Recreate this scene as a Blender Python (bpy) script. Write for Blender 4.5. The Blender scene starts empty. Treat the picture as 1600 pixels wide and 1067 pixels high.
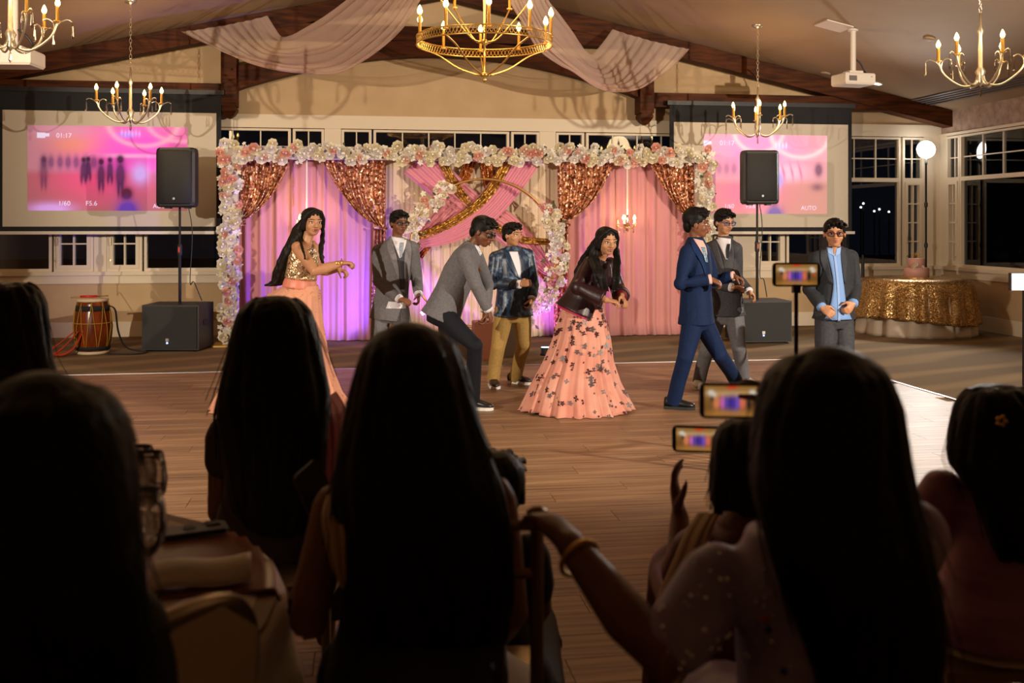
import bpy, bmesh, math, random
import numpy as np
from mathutils import Vector, Matrix
from mathutils.bvhtree import BVHTree
random.seed(7)
SC = bpy.context.scene
COL = SC.collection
# ---------------------------------------------------------------- camera (35 mm, level, shifted)
FPX = 1555.6; HY = 350.0; HC = 1.5
PSI = math.radians(8.77); SN, CS = math.sin(PSI), math.cos(PSI)
FWD = Vector((SN, CS, 0)); RGT = Vector((CS, -SN, 0)); UP = Vector((0, 0, 1))
cam_d = bpy.data.cameras.new('camera'); cam = bpy.data.objects.new('camera', cam_d); COL.objects.link(cam)
cam_d.sensor_width = 36; cam_d.lens = 35.0; cam_d.clip_start = .05
cam_d.shift_y = -(533.5 - HY) / 1600.0
cam.location = (0, 0, HC); cam.rotation_euler = (math.pi / 2, 0, -PSI)
cam_d.dof.use_dof = True; cam_d.dof.focus_distance = 8.6; cam_d.dof.aperture_fstop = 3.2
SC.camera = cam
# ---------------------------------------------------------------- exposure, world, flash lights
vs = SC.view_settings
SC.display_settings.display_device = 'sRGB'
vs.view_transform = 'Standard'; vs.look = 'None'; vs.gamma = 1.0; vs.use_curve_mapping = False
vs.exposure = 0.22
SC.cycles.max_bounces = 6; SC.cycles.transparent_max_bounces = 12
SC.cycles.sample_clamp_indirect = 3.0
w = bpy.data.worlds.new('night'); SC.world = w; w.use_nodes = True
w.node_tree.nodes['Background'].inputs[0].default_value = (.010, .013, .020, 1)
w.node_tree.nodes['Background'].inputs[1].default_value = .45

def spot(name, loc, tgt, energy, size, col, blend=.25, rad=.03):
    l = bpy.data.lights.new(name, 'SPOT'); l.energy = energy; l.color = col
    l.spot_size = math.radians(size); l.spot_blend = blend; l.shadow_soft_size = rad
    o = bpy.data.objects.new(name, l); COL.objects.link(o); o.location = loc
    o.rotation_euler = (Vector(tgt) - Vector(loc)).to_track_quat('-Z', 'Y').to_euler(); return o
spot('strobe_key', (7.3, 1.5, 2.5), (1.0, 11.6, 2.05), 2900, 70, (1, .85, .68), .35)
spot('strobe_fill', (-4.7, 1.8, 2.7), (1.9, 11.6, 2.05), 1900, 66, (1, .84, .66), .35)
spot('strobe_back', (8.16, 13.44, 2.60), (2.2, 6.4, .3), 400, 84, (1, .95, .88), .5, .14)
# coloured uplights standing at the foot of the backdrop
spot('uplight_violet', (.30, 12.15, .12), (-.55, 13.0, .95), 210, 100, (.10, .05, 1), .8, .04)
spot('uplight_lilac', (.75, 12.35, .25), (1.3, 13.0, 1.1), 50, 120, (.42, .12, 1), .8, .04)
spot('uplight_purple', (2.35, 12.35, .12), (2.6, 13.0, .8), 45, 110, (.5, .12, 1), .8, .04)

# ---------------------------------------------------------------- helpers
def at(px, py, d):
    r = (px - 800) / FPX * d
    return FWD * d + RGT * r + Vector((0, 0, HC - (py - HY) / FPX * d))
def onY(px, py, Y):
    t = (px - 800) / FPX
    return at(px, py, Y / (CS - SN * t))
def onX(px, py, X):
    t = (px - 800) / FPX
    return at(px, py, X / (SN + CS * t))
def onZ(px, py, z):
    return at(px, py, (HC - z) * FPX / (py - HY))
def cv(r, u, t):
    return (RGT * r + UP * u - FWD * t).normalized()

def sRGB(h):
    h = h.lstrip('#'); c = [int(h[i:i + 2], 16) / 255 for i in (0, 2, 4)]
    return tuple(x / 12.92 if x <= .04045 else ((x + .055) / 1.055) ** 2.4 for x in c)
MATS = {}
def mat(name, col=(.5, .5, .5), rough=.6, metal=0., emit=None, estr=0., noise=None, bump=None, alpha=1., spec=.5, trans=0., rnd=0., sheen=0.):
    """noise=(scale xyz, second colour, detail) mixes colour; bump=(scale xyz, strength)"""
    if name in MATS: return MATS[name]
    m = bpy.data.materials.new(name); m.use_nodes = True; MATS[name] = m
    nt = m.node_tree; N = nt.nodes; L = nt.links; p = N['Principled BSDF']
    p.inputs['Base Color'].default_value = (*col, 1); p.inputs['Roughness'].default_value = rough
    p.inputs['Metallic'].default_value = metal; p.inputs['Alpha'].default_value = alpha
    p.inputs['Specular IOR Level'].default_value = spec
    p.inputs['Transmission Weight'].default_value = trans
    if sheen: p.inputs['Sheen Weight'].default_value = sheen
    if emit:
        p.inputs['Emission Color'].default_value = (*emit, 1); p.inputs['Emission Strength'].default_value = estr
    def ntex(scale, detail=3):
        tc = N.new('ShaderNodeTexCoord'); mp = N.new('ShaderNodeMapping'); tx = N.new('ShaderNodeTexNoise')
        mp.inputs['Scale'].default_value = scale; tx.inputs['Scale'].default_value = 1; tx.inputs['Detail'].default_value = detail
        L.new(tc.outputs['Object'], mp.inputs[0]); L.new(mp.outputs[0], tx.inputs[0]); return tx
    out = None
    if noise:
        tx = ntex(noise[0], noise[2] if len(noise) > 2 else 3)
        rp = N.new('ShaderNodeValToRGB'); rp.color_ramp.elements[0].position = .35; rp.color_ramp.elements[1].position = .65
        rp.color_ramp.elements[0].color = (*col, 1); rp.color_ramp.elements[1].color = (*noise[1], 1)
        L.new(tx.outputs[0], rp.inputs[0]); out = rp.outputs[0]
        L.new(out, p.inputs['Base Color'])
    if rnd:
        oi = N.new('ShaderNodeObjectInfo'); hs = N.new('ShaderNodeHueSaturation'); mr = N.new('ShaderNodeMapRange')
        mr.inputs[3].default_value = 1 - rnd; mr.inputs[4].default_value = 1 + rnd
        L.new(oi.outputs['Random'], mr.inputs[0]); L.new(mr.outputs[0], hs.inputs['Value'])
        if out: L.new(out, hs.inputs['Color'])
        else: hs.inputs['Color'].default_value = (*col, 1)
        L.new(hs.outputs[0], p.inputs['Base Color'])
    if bump:
        tx = ntex(bump[0], 4); b = N.new('ShaderNodeBump'); b.inputs['Strength'].default_value = bump[1]; b.inputs['Distance'].default_value = .01
        L.new(tx.outputs[0], b.inputs['Height']); L.new(b.outputs[0], p.inputs['Normal'])
    return m

def sequin(name, col, col2, scale=62, tilt=.9, rough=.22):
    m = bpy.data.materials.new(name); m.use_nodes = True; nt = m.node_tree; N = nt.nodes; L = nt.links; p = N['Principled BSDF']
    tc = N.new('ShaderNodeTexCoord'); v = N.new('ShaderNodeTexVoronoi'); v.inputs['Scale'].default_value = scale
    L.new(tc.outputs['Object'], v.inputs['Vector'])
    g = N.new('ShaderNodeNewGeometry'); s = N.new('ShaderNodeVectorMath'); s.operation = 'SUBTRACT'; s.inputs[1].default_value = (.5, .5, .5)
    k = N.new('ShaderNodeVectorMath'); k.operation = 'SCALE'; k.inputs['Scale'].default_value = tilt
    a = N.new('ShaderNodeVectorMath'); a.operation = 'ADD'; n = N.new('ShaderNodeVectorMath'); n.operation = 'NORMALIZE'
    L.new(v.outputs['Color'], s.inputs[0]); L.new(s.outputs[0], k.inputs[0]); L.new(k.outputs[0], a.inputs[0]); L.new(g.outputs['Normal'], a.inputs[1])
    L.new(a.outputs[0], n.inputs[0]); L.new(n.outputs[0], p.inputs['Normal'])
    sp = N.new('ShaderNodeSeparateColor'); L.new(v.outputs['Color'], sp.inputs[0])
    rp = N.new('ShaderNodeValToRGB'); e = rp.color_ramp.elements; rp.color_ramp.interpolation = 'CONSTANT'
    e[0].position = 0; e[0].color = (*[c * .45 for c in col2], 1); e[1].position = .26; e[1].color = (*col2, 1)
    for ps, cc in ((.52, tuple((x + y) / 2 for x, y in zip(col, col2))), (.78, col), (.93, tuple(min(1, c * 1.5 + .12) for c in col))): q = e.new(ps); q.color = (*cc, 1)
    L.new(sp.outputs[0], rp.inputs[0]); L.new(rp.outputs[0], p.inputs['Base Color'])
    p.inputs['Metallic'].default_value = .5; p.inputs['Roughness'].default_value = rough
    MATS[name] = m; return m

def sheer(name, col, alpha):
    m = bpy.data.materials.new(name); m.use_nodes = True; nt = m.node_tree; N = nt.nodes; L = nt.links
    N.remove(N['Principled BSDF']); o = N['Material Output']
    d = N.new('ShaderNodeBsdfDiffuse'); t = N.new('ShaderNodeBsdfTranslucent'); tr = N.new('ShaderNodeBsdfTransparent')
    d.inputs[0].default_value = (*col, 1); t.inputs[0].default_value = (*col, 1)
    a = N.new('ShaderNodeMixShader'); b = N.new('ShaderNodeMixShader'); a.inputs[0].default_value = .35; b.inputs[0].default_value = alpha
    L.new(d.outputs[0], a.inputs[1]); L.new(t.outputs[0], a.inputs[2]); L.new(tr.outputs[0], b.inputs[1]); L.new(a.outputs[0], b.inputs[2]); L.new(b.outputs[0], o.inputs[0])
    MATS[name] = m; return m

def glassmat(name, tint, f0=.08, rough=.02):
    m = bpy.data.materials.new(name); m.use_nodes = True; nt = m.node_tree; N = nt.nodes; L = nt.links
    N.remove(N['Principled BSDF']); o = N['Material Output']
    g = N.new('ShaderNodeBsdfGlossy'); g.inputs['Roughness'].default_value = rough; tr = N.new('ShaderNodeBsdfTransparent'); tr.inputs[0].default_value = (*tint, 1)
    fr = N.new('ShaderNodeLayerWeight'); fr.inputs[0].default_value = .25; mr = N.new('ShaderNodeMapRange'); mr.inputs[3].default_value = f0; mr.inputs[4].default_value = 1
    mx = N.new('ShaderNodeMixShader'); L.new(fr.outputs['Fresnel'], mr.inputs[0]); L.new(mr.outputs[0], mx.inputs[0]); L.new(tr.outputs[0], mx.inputs[1]); L.new(g.outputs[0], mx.inputs[2]); L.new(mx.outputs[0], o.inputs[0])
    MATS[name] = m; return m

def vcol(name, estr=0., rough=.7):
    """flat picture read from the mesh's own face colours (screens, prints)"""
    m = bpy.data.materials.new(name); m.use_nodes = True; N = m.node_tree.nodes; L = m.node_tree.links; p = N['Principled BSDF']
    a = N.new('ShaderNodeVertexColor'); a.layer_name = 'Col'; L.new(a.outputs[0], p.inputs['Base Color']); p.inputs['Roughness'].default_value = rough
    if estr: L.new(a.outputs[0], p.inputs['Emission Color']); p.inputs['Emission Strength'].default_value = estr
    MATS[name] = m; return m

def origin(o):
    v = Vector((0, 0, 0))
    while o is not None: v += o.location; o = o.parent
    return v
def tag(o, label=None, cat=None, group=None, kind=None):
    if label: o['label'] = label
    if cat: o['category'] = cat
    if group: o['group'] = group
    if kind: o['kind'] = kind
    return o
def empty(name, loc, label=None, cat=None, group=None, kind=None):
    o = bpy.data.objects.new(name, None); COL.objects.link(o); o.location = loc; o.empty_display_size = .1
    return tag(o, label, cat, group, kind)
def addobj(name, me, parent=None, loc=(0, 0, 0)):
    o = bpy.data.objects.new(name, me); COL.objects.link(o); o.parent = parent; o.location = loc; return o

class MB:
    def __init__(s): s.v = []; s.f = []
    def add(s, v, f):
        n = len(s.v); s.v += [tuple(x) for x in v]; s.f += [tuple(i + n for i in q) for q in f]; return s
    def box(s, x0, x1, y0, y1, z0, z1):
        return s.add([(x, y, z) for z in (z0, z1) for y in (y0, y1) for x in (x0, x1)],
                     [(0, 2, 3, 1), (4, 5, 7, 6), (0, 1, 5, 4), (2, 6, 7, 3), (0, 4, 6, 2), (1, 3, 7, 5)])
    def obox(s, c, X, Y, Z, hx, hy, hz):
        c = Vector(c); v = [c + X * (a * hx) + Y * (b * hy) + Z * (e * hz) for e in (-1, 1) for b in (-1, 1) for a in (-1, 1)]
        return s.add(v, [(0, 2, 3, 1), (4, 5, 7, 6), (0, 1, 5, 4), (2, 6, 7, 3), (0, 4, 6, 2), (1, 3, 7, 5)])
    def prism(s, pts, vec):
        n = len(pts); vec = Vector(vec); v = [Vector(p) for p in pts] + [Vector(p) + vec for p in pts]
        return s.add(v, [tuple(range(n))[::-1], tuple(range(n, 2 * n))] + [(i, (i + 1) % n, (i + 1) % n + n, i + n) for i in range(n)])
    def rings(s, R, closed=True, caps=True):
        n = len(R[0]); v = [p for r in R for p in r]; f = []
        for i in range(len(R) - 1):
            for j in range(n if closed else n - 1):
                f.append((i * n + j, i * n + (j + 1) % n, (i + 1) * n + (j + 1) % n, (i + 1) * n + j))
        if caps and closed:
            f.append(tuple(range(n))[::-1]); f.append(tuple(range((len(R) - 1) * n, len(R) * n)))
        return s.add(v, f)
    def tube(s, pts, rad, n=8, flat=None, hint=None, round_ends=False):
        pts = [Vector(p) for p in pts]; k = len(pts)
        if not hasattr(rad, '__len__'): rad = [rad] * k
        if round_ends:
            a = (pts[0] - pts[1]).normalized() * rad[0]; b = (pts[-1] - pts[-2]).normalized() * rad[-1]
            pts = [pts[0] + a, pts[0] + a * .7] + pts + [pts[-1] + b * .7, pts[-1] + b]
            rad = [rad[0] * .15, rad[0] * .72] + list(rad) + [rad[-1] * .72, rad[-1] * .15]; k += 4
        R = []; x = None
        for i, p in enumerate(pts):
            t = (pts[min(i + 1, k - 1)] - pts[max(i - 1, 0)]).normalized()
            if x is None:
                h = Vector(hint) if hint else (Vector((0, 0, 1)) if abs(t.z) < .9 else Vector((1, 0, 0)))
                x = h.cross(t).normalized()
            x = (x - t * x.dot(t)).normalized(); y = t.cross(x)
            fl = 1 if flat is None else flat
            R.append([p + (x * math.cos(a) + y * (math.sin(a) * fl)) * rad[i] for a in [2 * math.pi * j / n for j in range(n)]])
        return s.rings(R)
    def lathe(s, c, prof, n=20, sx=1, sy=1, caps=True, X=None, Y=None, Z=None):
        c = Vector(c); X = X or Vector((1, 0, 0)); Y = Y or Vector((0, 1, 0)); Z = Z or Vector((0, 0, 1))
        return s.rings([[c + X * (r * sx * math.cos(2 * math.pi * j / n)) + Y * (r * sy * math.sin(2 * math.pi * j / n)) + Z * z for j in range(n)] for r, z in prof], caps=caps)
    def ell(s, c, r, M=None, n=14, k=9):
        c = Vector(c); M = M or (Vector((1, 0, 0)), Vector((0, 1, 0)), Vector((0, 0, 1)))
        if not hasattr(r, '__len__'): r = (r, r, r)
        R = []
        for i in range(k + 1):
            a = -math.pi / 2 + math.pi * (i * .996 / k + .002)
            R.append([c + M[0] * (r[0] * math.cos(a) * math.cos(b)) + M[1] * (r[1] * math.cos(a) * math.sin(b)) + M[2] * (r[2] * math.sin(a)) for b in [2 * math.pi * j / n for j in range(n)]])
        return s.rings(R)
    def grid(s, fn, nu, nv, closed=False):
        v = [Vector(fn(i / nu, j / nv)) for j in range(nv + 1) for i in range(nu + (0 if closed else 1))]
        w_ = nu if closed else nu + 1
        return s.add(v, [(j * w_ + i, j * w_ + (i + 1) % w_, (j + 1) * w_ + (i + 1) % w_, (j + 1) * w_ + i) for j in range(nv) for i in range(nu)])
    def mesh(s, name, m=None, off=Vector((0, 0, 0)), smooth=False):
        me = bpy.data.meshes.new(name); me.from_pydata([tuple(Vector(p) - off) for p in s.v], [], s.f)
        if m: me.materials.append(m)
        if smooth: me.polygons.foreach_set('use_smooth', [True] * len(me.polygons))
        me.update(); return me
    def build(s, name, m, parent=None, smooth=False, label=None, cat=None, group=None, kind=None, solid=0, fix=False):
        if parent is None:
            a = np.array(s.v); off = Vector(((a[:, 0].min() + a[:, 0].max()) / 2, (a[:, 1].min() + a[:, 1].max()) / 2, a[:, 2].min()))
            me = s.mesh(name, m, off, smooth); o = addobj(name, me, None, off)
        else:
            me = s.mesh(name, m, origin(parent), smooth); o = addobj(name, me, parent)
        if fix:
            bm = bmesh.new(); bm.from_mesh(me); bmesh.ops.recalc_face_normals(bm, faces=bm.faces); bm.to_mesh(me); bm.free()
        if solid:
            md = o.modifiers.new('thickness', 'SOLIDIFY'); md.thickness = solid; md.offset = 0
        return tag(o, label, cat, group, kind)

def remesh(mb, voxel, it=3, fac=.5):
    me = mb.mesh('tmp'); o = addobj('tmp', me)
    md = o.modifiers.new('r', 'REMESH'); md.mode = 'VOXEL'; md.voxel_size = voxel; md.use_smooth_shade = True
    if it:
        sm = o.modifiers.new('s', 'SMOOTH'); sm.iterations = it; sm.factor = fac
    dg = bpy.context.evaluated_depsgraph_get(); r = bpy.data.meshes.new_from_object(o.evaluated_get(dg))
    bpy.data.objects.remove(o); bpy.data.meshes.remove(me)
    r.polygons.foreach_set('use_smooth', [True] * len(r.polygons)); return r
def rbuild(name, mb, m, parent, voxel, it=3, fac=.5):
    r = remesh(mb, voxel, it, fac); r.transform(Matrix.Translation(-origin(parent))); r.materials.clear(); r.materials.append(m); r.name = name
    return addobj(name, r, parent)
def text_mb(txt, org, X, Z, size, depth=.004):
    c = bpy.data.curves.new('t', 'FONT'); c.body = txt; c.size = 1; c.extrude = 0
    o = addobj('t', c); dg = bpy.context.evaluated_depsgraph_get(); me = bpy.data.meshes.new_from_object(o.evaluated_get(dg))
    nrm = X.cross(Z); mb = MB()
    mb.add([Vector(org) + X * (v.co.x * size) + Z * (v.co.y * size) + nrm * depth for v in me.vertices], [tuple(p.vertices) for p in me.polygons])
    bpy.data.objects.remove(o); bpy.data.meshes.remove(me); return mb
def bez(p, n=12):
    """smooth polyline through points (Catmull-Rom)"""
    P = [Vector(q) for q in p]; out = []
    for i in range(len(P) - 1):
        a, b, c, d = P[max(i - 1, 0)], P[i], P[i + 1], P[min(i + 2, len(P) - 1)]
        for k in range(n):
            t = k / n; out.append(.5 * ((2 * b) + (c - a) * t + (2 * a - 5 * b + 4 * c - d) * t * t + (3 * b - a - 3 * c + d) * t ** 3))
    return out + [P[-1]]
def samp(P, t):
    k = t * (len(P) - 1); i = min(int(k), len(P) - 2); return P[i].lerp(P[i + 1], k - i)
# ---------------------------------------------------------------- materials of the room
WALL = mat('wall_paint', sRGB('#bfa27c'), .8, noise=((3, 3, 3), sRGB('#b89b75')), bump=((60, 60, 60), .06))
TRIM = mat('cream_trim', sRGB('#d9c9b0'), .5)
CEIL = mat('ceiling_paint', sRGB('#a3896a'), .85, noise=((1.2, 1.2, 1.2), sRGB('#9b8265')), bump=((50, 50, 50), .05))
WOOD = mat('dark_timber', sRGB('#562b10'), .6, noise=((2.5, 30, 22), sRGB('#321808'), 6), bump=((4, 60, 40), .2), spec=.15)
GLASS = glassmat('night_glass', (.55, .6, .65), .07)
DAMASK = mat('damask_paper', sRGB('#8d7363'), .7, noise=((9, 9, 9), sRGB('#a78d7c'), 2))
BLACK = mat('black_plastic', (.012, .012, .013), .45, bump=((300, 300, 300), .15))
BLACKCLOTH = mat('black_masking', (.010, .011, .013), .85)
SCREENW = mat('screen_white', sRGB('#c9bfae'), .9)
WHITEP = mat('white_plastic', sRGB('#cfc4b8'), .4)
GOLD = mat('gold_metal', sRGB('#d8b060'), .32, .9)
BRASS = mat('champagne_brass', sRGB('#ddd2b8'), .3, .9)
CHROME = mat('brushed_steel', (.6, .6, .6), .3, 1.)
XL, XR, YB, YF, XC = -6.4, 8.7, 13.9, -2.5, 1.16
ZR, SLOPE = 4.85, .22
def cz(x): return ZR - SLOPE * abs(x - XC)

def carpet():
    m = mat('carpet', sRGB('#6f5a42'), .95, bump=((220, 220, 220), .5)); nt = m.node_tree; N = nt.nodes; L = nt.links; p = N['Principled BSDF']
    tc = N.new('ShaderNodeTexCoord'); mp = N.new('ShaderNodeMapping'); mp.inputs['Rotation'].default_value = (0, 0, .5); mp.inputs['Scale'].default_value = (.35, 1.6, 1)
    wv = N.new('ShaderNodeTexWave'); wv.inputs['Scale'].default_value = .55; wv.inputs['Distortion'].default_value = 5; wv.inputs['Detail'].default_value = 1; wv.inputs['Detail Scale'].default_value = .6
    rp = N.new('ShaderNodeValToRGB'); e = rp.color_ramp.elements; e[0].position = .45; e[1].position = .95; e[0].color = (*sRGB('#77603f'), 1); e[1].color = (*sRGB('#94794f'), 1)
    nz = N.new('ShaderNodeTexNoise'); nz.inputs['Scale'].default_value = 170; mx = N.new('ShaderNodeMix'); mx.data_type = 'RGBA'; mx.blend_type = 'MULTIPLY'; mx.inputs[0].default_value = .45
    L.new(tc.outputs['Object'], mp.inputs[0]); L.new(mp.outputs[0], wv.inputs[0]); L.new(wv.outputs[1], rp.inputs[0]); L.new(tc.outputs['Object'], nz.inputs[0])
    L.new(rp.outputs[0], mx.inputs[6]); L.new(nz.outputs[0], mx.inputs[7]); L.new(mx.outputs[2], p.inputs['Base Color']); return m
MB().box(XL - .2, XR + .2, YF - .2, YB + .2, -.1, 0).build('floor', carpet(), kind='structure', label='brown carpet with pale wavy lines around the dance floor')
# dance floor: every board its own piece
m = mat('plank_wood', sRGB('#a58260'), .46, noise=((1.1, 30, 5), sRGB('#6b4c36'), 6), bump=((2, 60, 5), .06), rnd=.14, spec=.32)
df = empty('dance_floor', (1.0, 6.4, 0), 'wood plank dance floor laid on the brown carpet', None, None, 'structure')
PW, PLN = .19, 1.2
pm = MB().box(-PLN / 2 + .0015, PLN / 2 - .0015, -PW / 2 + .0015, PW / 2 - .0015, 0, .007).mesh('plank', m)
x0, x1, y0, y1 = -3.3, 5.0, 2.4, 10.38
row = 0; y = y1 - PW / 2
while y > y0:
    off = [0, .45, .8, .2, .62][row % 5]; x = x0 - off
    while x < x1:
        a, b = max(x, x0), min(x + PLN, x1)
        if b - a > .12:
            o = addobj('plank', pm, df, (Vector(((a + b) / 2, y, 0)) - df.location)); o.scale.x = (b - a) / PLN
        x += PLN
    y -= PW; row += 1
MB().box(5.0, 5.03, 2.4, 10.41, 0, .012).box(-3.3, 5.0, 10.38, 10.41, 0, .012).build('edge_strip', CHROME, df)
# walls: back wall leaves the window band open
SILL, WT, TR0, TR1 = .87, 2.80, 2.13, 2.19
def wallband(name, label, bx):
    r = empty(name, bx(0, 0)[0], label, None, None, 'structure'); return r
wb = empty('wall_back', (XC, YB, 0), 'beige gable wall with a long band of dark windows', None, None, 'structure')
MB().box(XL, XR + .2, YB, YB + .2, 0, SILL - .02).build('lower_wall', WALL, wb)
MB().prism([(XL, YB, WT + .02), (XR + .2, YB, WT + .02), (XR + .2, YB, cz(XR)), (XC, YB, ZR + .05), (XL, YB, cz(XL))], (0, .2, 0)).build('gable', WALL, wb, fix=True)
MB().box(XL, XR, YB - .03, YB, WT + .01, WT + .19).build('fascia', TRIM, wb)
MB().box(XL, XR, YB - .07, YB + .02, SILL - .05, SILL + .0).box(XL, XR, YB - .03, YB, SILL - .16, SILL - .05).build('window_ledge', TRIM, wb)
MB().box(XL, XR, YB - .02, YB, 0, .2).build('baseboard_back', TRIM, None, kind='structure', label='cream baseboard along the back wall')
wx = lambda px: onY(px, 350, YB).x
units = [(-95, 82, 5), (84, 147, 2), (167, 223, 2), (225, 455, 5), (457, 507, 2), (533, 581, 2), (583, 796, 5), (798, 843, 2), (868, 913, 2), (915, 1113, 5), (1115, 1153, 2), (1180, 1226, 2), (1228, 1407, 5), (1409, 1443, 2)]
posts = [(-400, -95), (147, 167), (507, 533), (843, 868), (1153, 1180), (1443, 1490)]
for a, b in posts:
    xa, xb = max(wx(a), XL), min(wx(b), XR + .2)
    MB().box(xa, xb, YB - .01, YB + .2, SILL - .02, WT + .02).build('post', TRIM, wb)
def window(n, P, ux, uy, w_, ncol, casement, nrm):
    """P: bottom-left corner of the opening; ux along the wall; nrm into the room"""
    Z = Vector((0, 0, 1)); o0 = P
    win = empty('window_%d' % n, P + ux * w_ / 2, None, None, None, 'structure')
    fr = MB(); B = lambda a, b, c, d, t0=-.08, t1=.02: fr.obox(P + ux * ((a + b) / 2) + Z * ((c + d) / 2 - SILL) + nrm * ((t0 + t1) / 2), ux, nrm, Z, (b - a) / 2, abs(t1 - t0) / 2, (d - c) / 2)
    e = .035
    for a in (0, w_ - e): B(a, a + e, SILL, WT)
    B(e, w_ - e, SILL, SILL + .04); B(e, w_ - e, WT - .03, WT); B(e, w_ - e, TR0, TR1)
    panes = []
    iw = w_ - 2 * e; cw = iw / ncol; zr = [TR1, (TR1 + WT - .03) / 2, WT - .03]
    for i in range(ncol):
        for k in range(2): panes.append((e + i * cw, e + (i + 1) * cw, zr[k], zr[k + 1]))
        if i: B(e + i * cw - .008, e + i * cw + .008, TR1, WT - .03, -.05, -.015)
    B(e, w_ - e, zr[1] - .008, zr[1] + .008, -.05, -.016)
    if casement:
        s = .045
        for a in (e, w_ - e - s): B(a, a + s, SILL + .04, TR0, -.06, .035)
        B(e + s, w_ - e - s, SILL + .04, SILL + .04 + s, -.06, .035); B(e + s, w_ - e - s, TR0 - s, TR0, -.06, .035)
        z0, z1 = SILL + .04 + s, TR0 - s; cw = (iw - 2 * s) / 2
        for i in range(2):
            for k in range(4): panes.append((e + s + i * cw, e + s + (i + 1) * cw, z0 + (z1 - z0) * k / 4, z0 + (z1 - z0) * (k + 1) / 4))
        B(w_ / 2 - .009, w_ / 2 + .009, z0, z1, -.05, .02)
        for k in (1, 2, 3): zz = z0 + (z1 - z0) * k / 4; B(e + s, w_ - e - s, zz - .009, zz + .009, -.05, .018)
    else: panes.append((e, w_ - e, SILL + .04, TR0))
    fr.build('window_frame', TRIM, win)
    for a, b, c, d in panes:
        MB().obox(P + ux * ((a + b) / 2) + Z * ((c + d) / 2 - SILL) - nrm * .035, ux, nrm, Z, (b - a) / 2, .003, (d - c) / 2).build('pane', GLASS, win)
    if casement:
        mb = MB(); q = P + ux * (e + .02) + Z * .35 + nrm * .035
        mb.tube([q, q + nrm * .03, q + nrm * .035 + Z * .10], .008, 6); mb.tube([q - Z * .2, q - Z * .2 + nrm * .03], .012, 6)
        mb.build('latch', BRASS, win)
n = 0
for a, b, nc in units:
    n += 1; xa, xb = wx(a) + .005, wx(b) - .005
    window(n, Vector((xa, YB, SILL)), Vector((1, 0, 0)), None, xb - xa, nc, nc == 2, Vector((0, -1, 0)))
# right wall with the same band of windows
wy = lambda px: onX(px, 350, XR).y
wr = empty('wall_right', (XR, 8, 0), 'wall with patterned paper above tall dark windows', None, None, 'structure')
MB().box(XR, XR + .2, YF, YB, 0, SILL - .02).build('lower_wall', WALL, wr)
MB().box(XR, XR + .2, YF, YB, WT + .02, cz(XR) + .1).build('upper_wall', DAMASK, wr)
MB().box(XR - .03, XR, YF, YB, WT + .01, WT + .05).build('fascia', TRIM, wr)
MB().box(XR - .07, XR + .02, YF, YB - .07, SILL - .05, SILL).box(XR - .03, XR, YF, YB - .07, SILL - .16, SILL - .05).build('window_ledge', TRIM, wr)
MB().box(XR - .02, XR, YF, YB - .02, 0, .2).build('baseboard_right', TRIM, None, kind='structure', label='cream baseboard along the right wall')
ya = wy(1480)
MB().box(XR - .01, XR + .2, ya, YB, SILL - .02, WT + .02).build('post', TRIM, wr)
cur = ya - .005
for wid, nc in ((wy(1480) - wy(1501), 2), (2.35, 5), (.62, 2), (.3, 0), (.62, 2), (2.35, 5), (.62, 2), (.3, 0), (.62, 2), (2.35, 5)):
    if nc:
        n += 1; window(n, Vector((XR, cur - wid + .01, SILL)), Vector((0, 1, 0)), None, wid - .01, nc, nc == 2, Vector((-1, 0, 0)))
    else: MB().box(XR - .01, XR + .2, cur - wid, cur, SILL - .02, WT + .02).build('post', TRIM, wr)
    cur -= wid
MB().box(XR - .01, XR + .2, YF, cur, SILL - .02, WT + .02).build('post', TRIM, wr)
MB().box(XL - .2, XL, YF, YB, 0, cz(XL) + .1).build('wall_left', WALL, None, kind='structure', label='plain beige side wall')
MB().prism([(XL, YF, 0), (XR, YF, 0), (XR, YF, cz(XR)), (XC, YF, ZR), (XL, YF, cz(XL))], (0, -.2, 0)).build('wall_front', WALL, None, kind='structure', label='plain beige end wall', fix=True)
MB().prism([(XL - .2, YF, cz(XL - .2)), (XC, YF, ZR), (XR + .2, YF, cz(XR + .2)), (XR + .2, YF, cz(XR) + .15), (XC, YF, ZR + .15), (XL - .2, YF, cz(XL) + .15)], (0, YB - YF + .2, 0)).build('ceiling', CEIL, None, kind='structure', label='tan sloped gable ceiling', fix=True)
# night ground and a few far lamps outside the windows
MB().box(-20, 45, 14.3, 60, -.6, -.5).build('night_ground', mat('night_lawn', (.02, .025, .02), .9), None, kind='structure', label='dark ground outside the windows')
LAMP = mat('far_lamp', (1, 1, 1), .5, emit=(1, .93, .75), estr=9)
for k, (px, py) in enumerate([(1349, 318), (1345, 324), (1366, 330), (1374, 327), (1389, 331)]):
    p = onY(px, py, 40); r = empty('street_lamp', (p.x, p.y, -.5), 'small warm lamp shining far outside the tall window', 'lamp', 'far lamps beyond the window'); MB().ell(p, .045, None, 8, 6).build('globe', LAMP, r, True); MB().tube([(p.x, p.y, -.5), p], .03, 6).build('lamp_post', mat('iron_post', (.02, .02, .02), .6), r)

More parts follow.
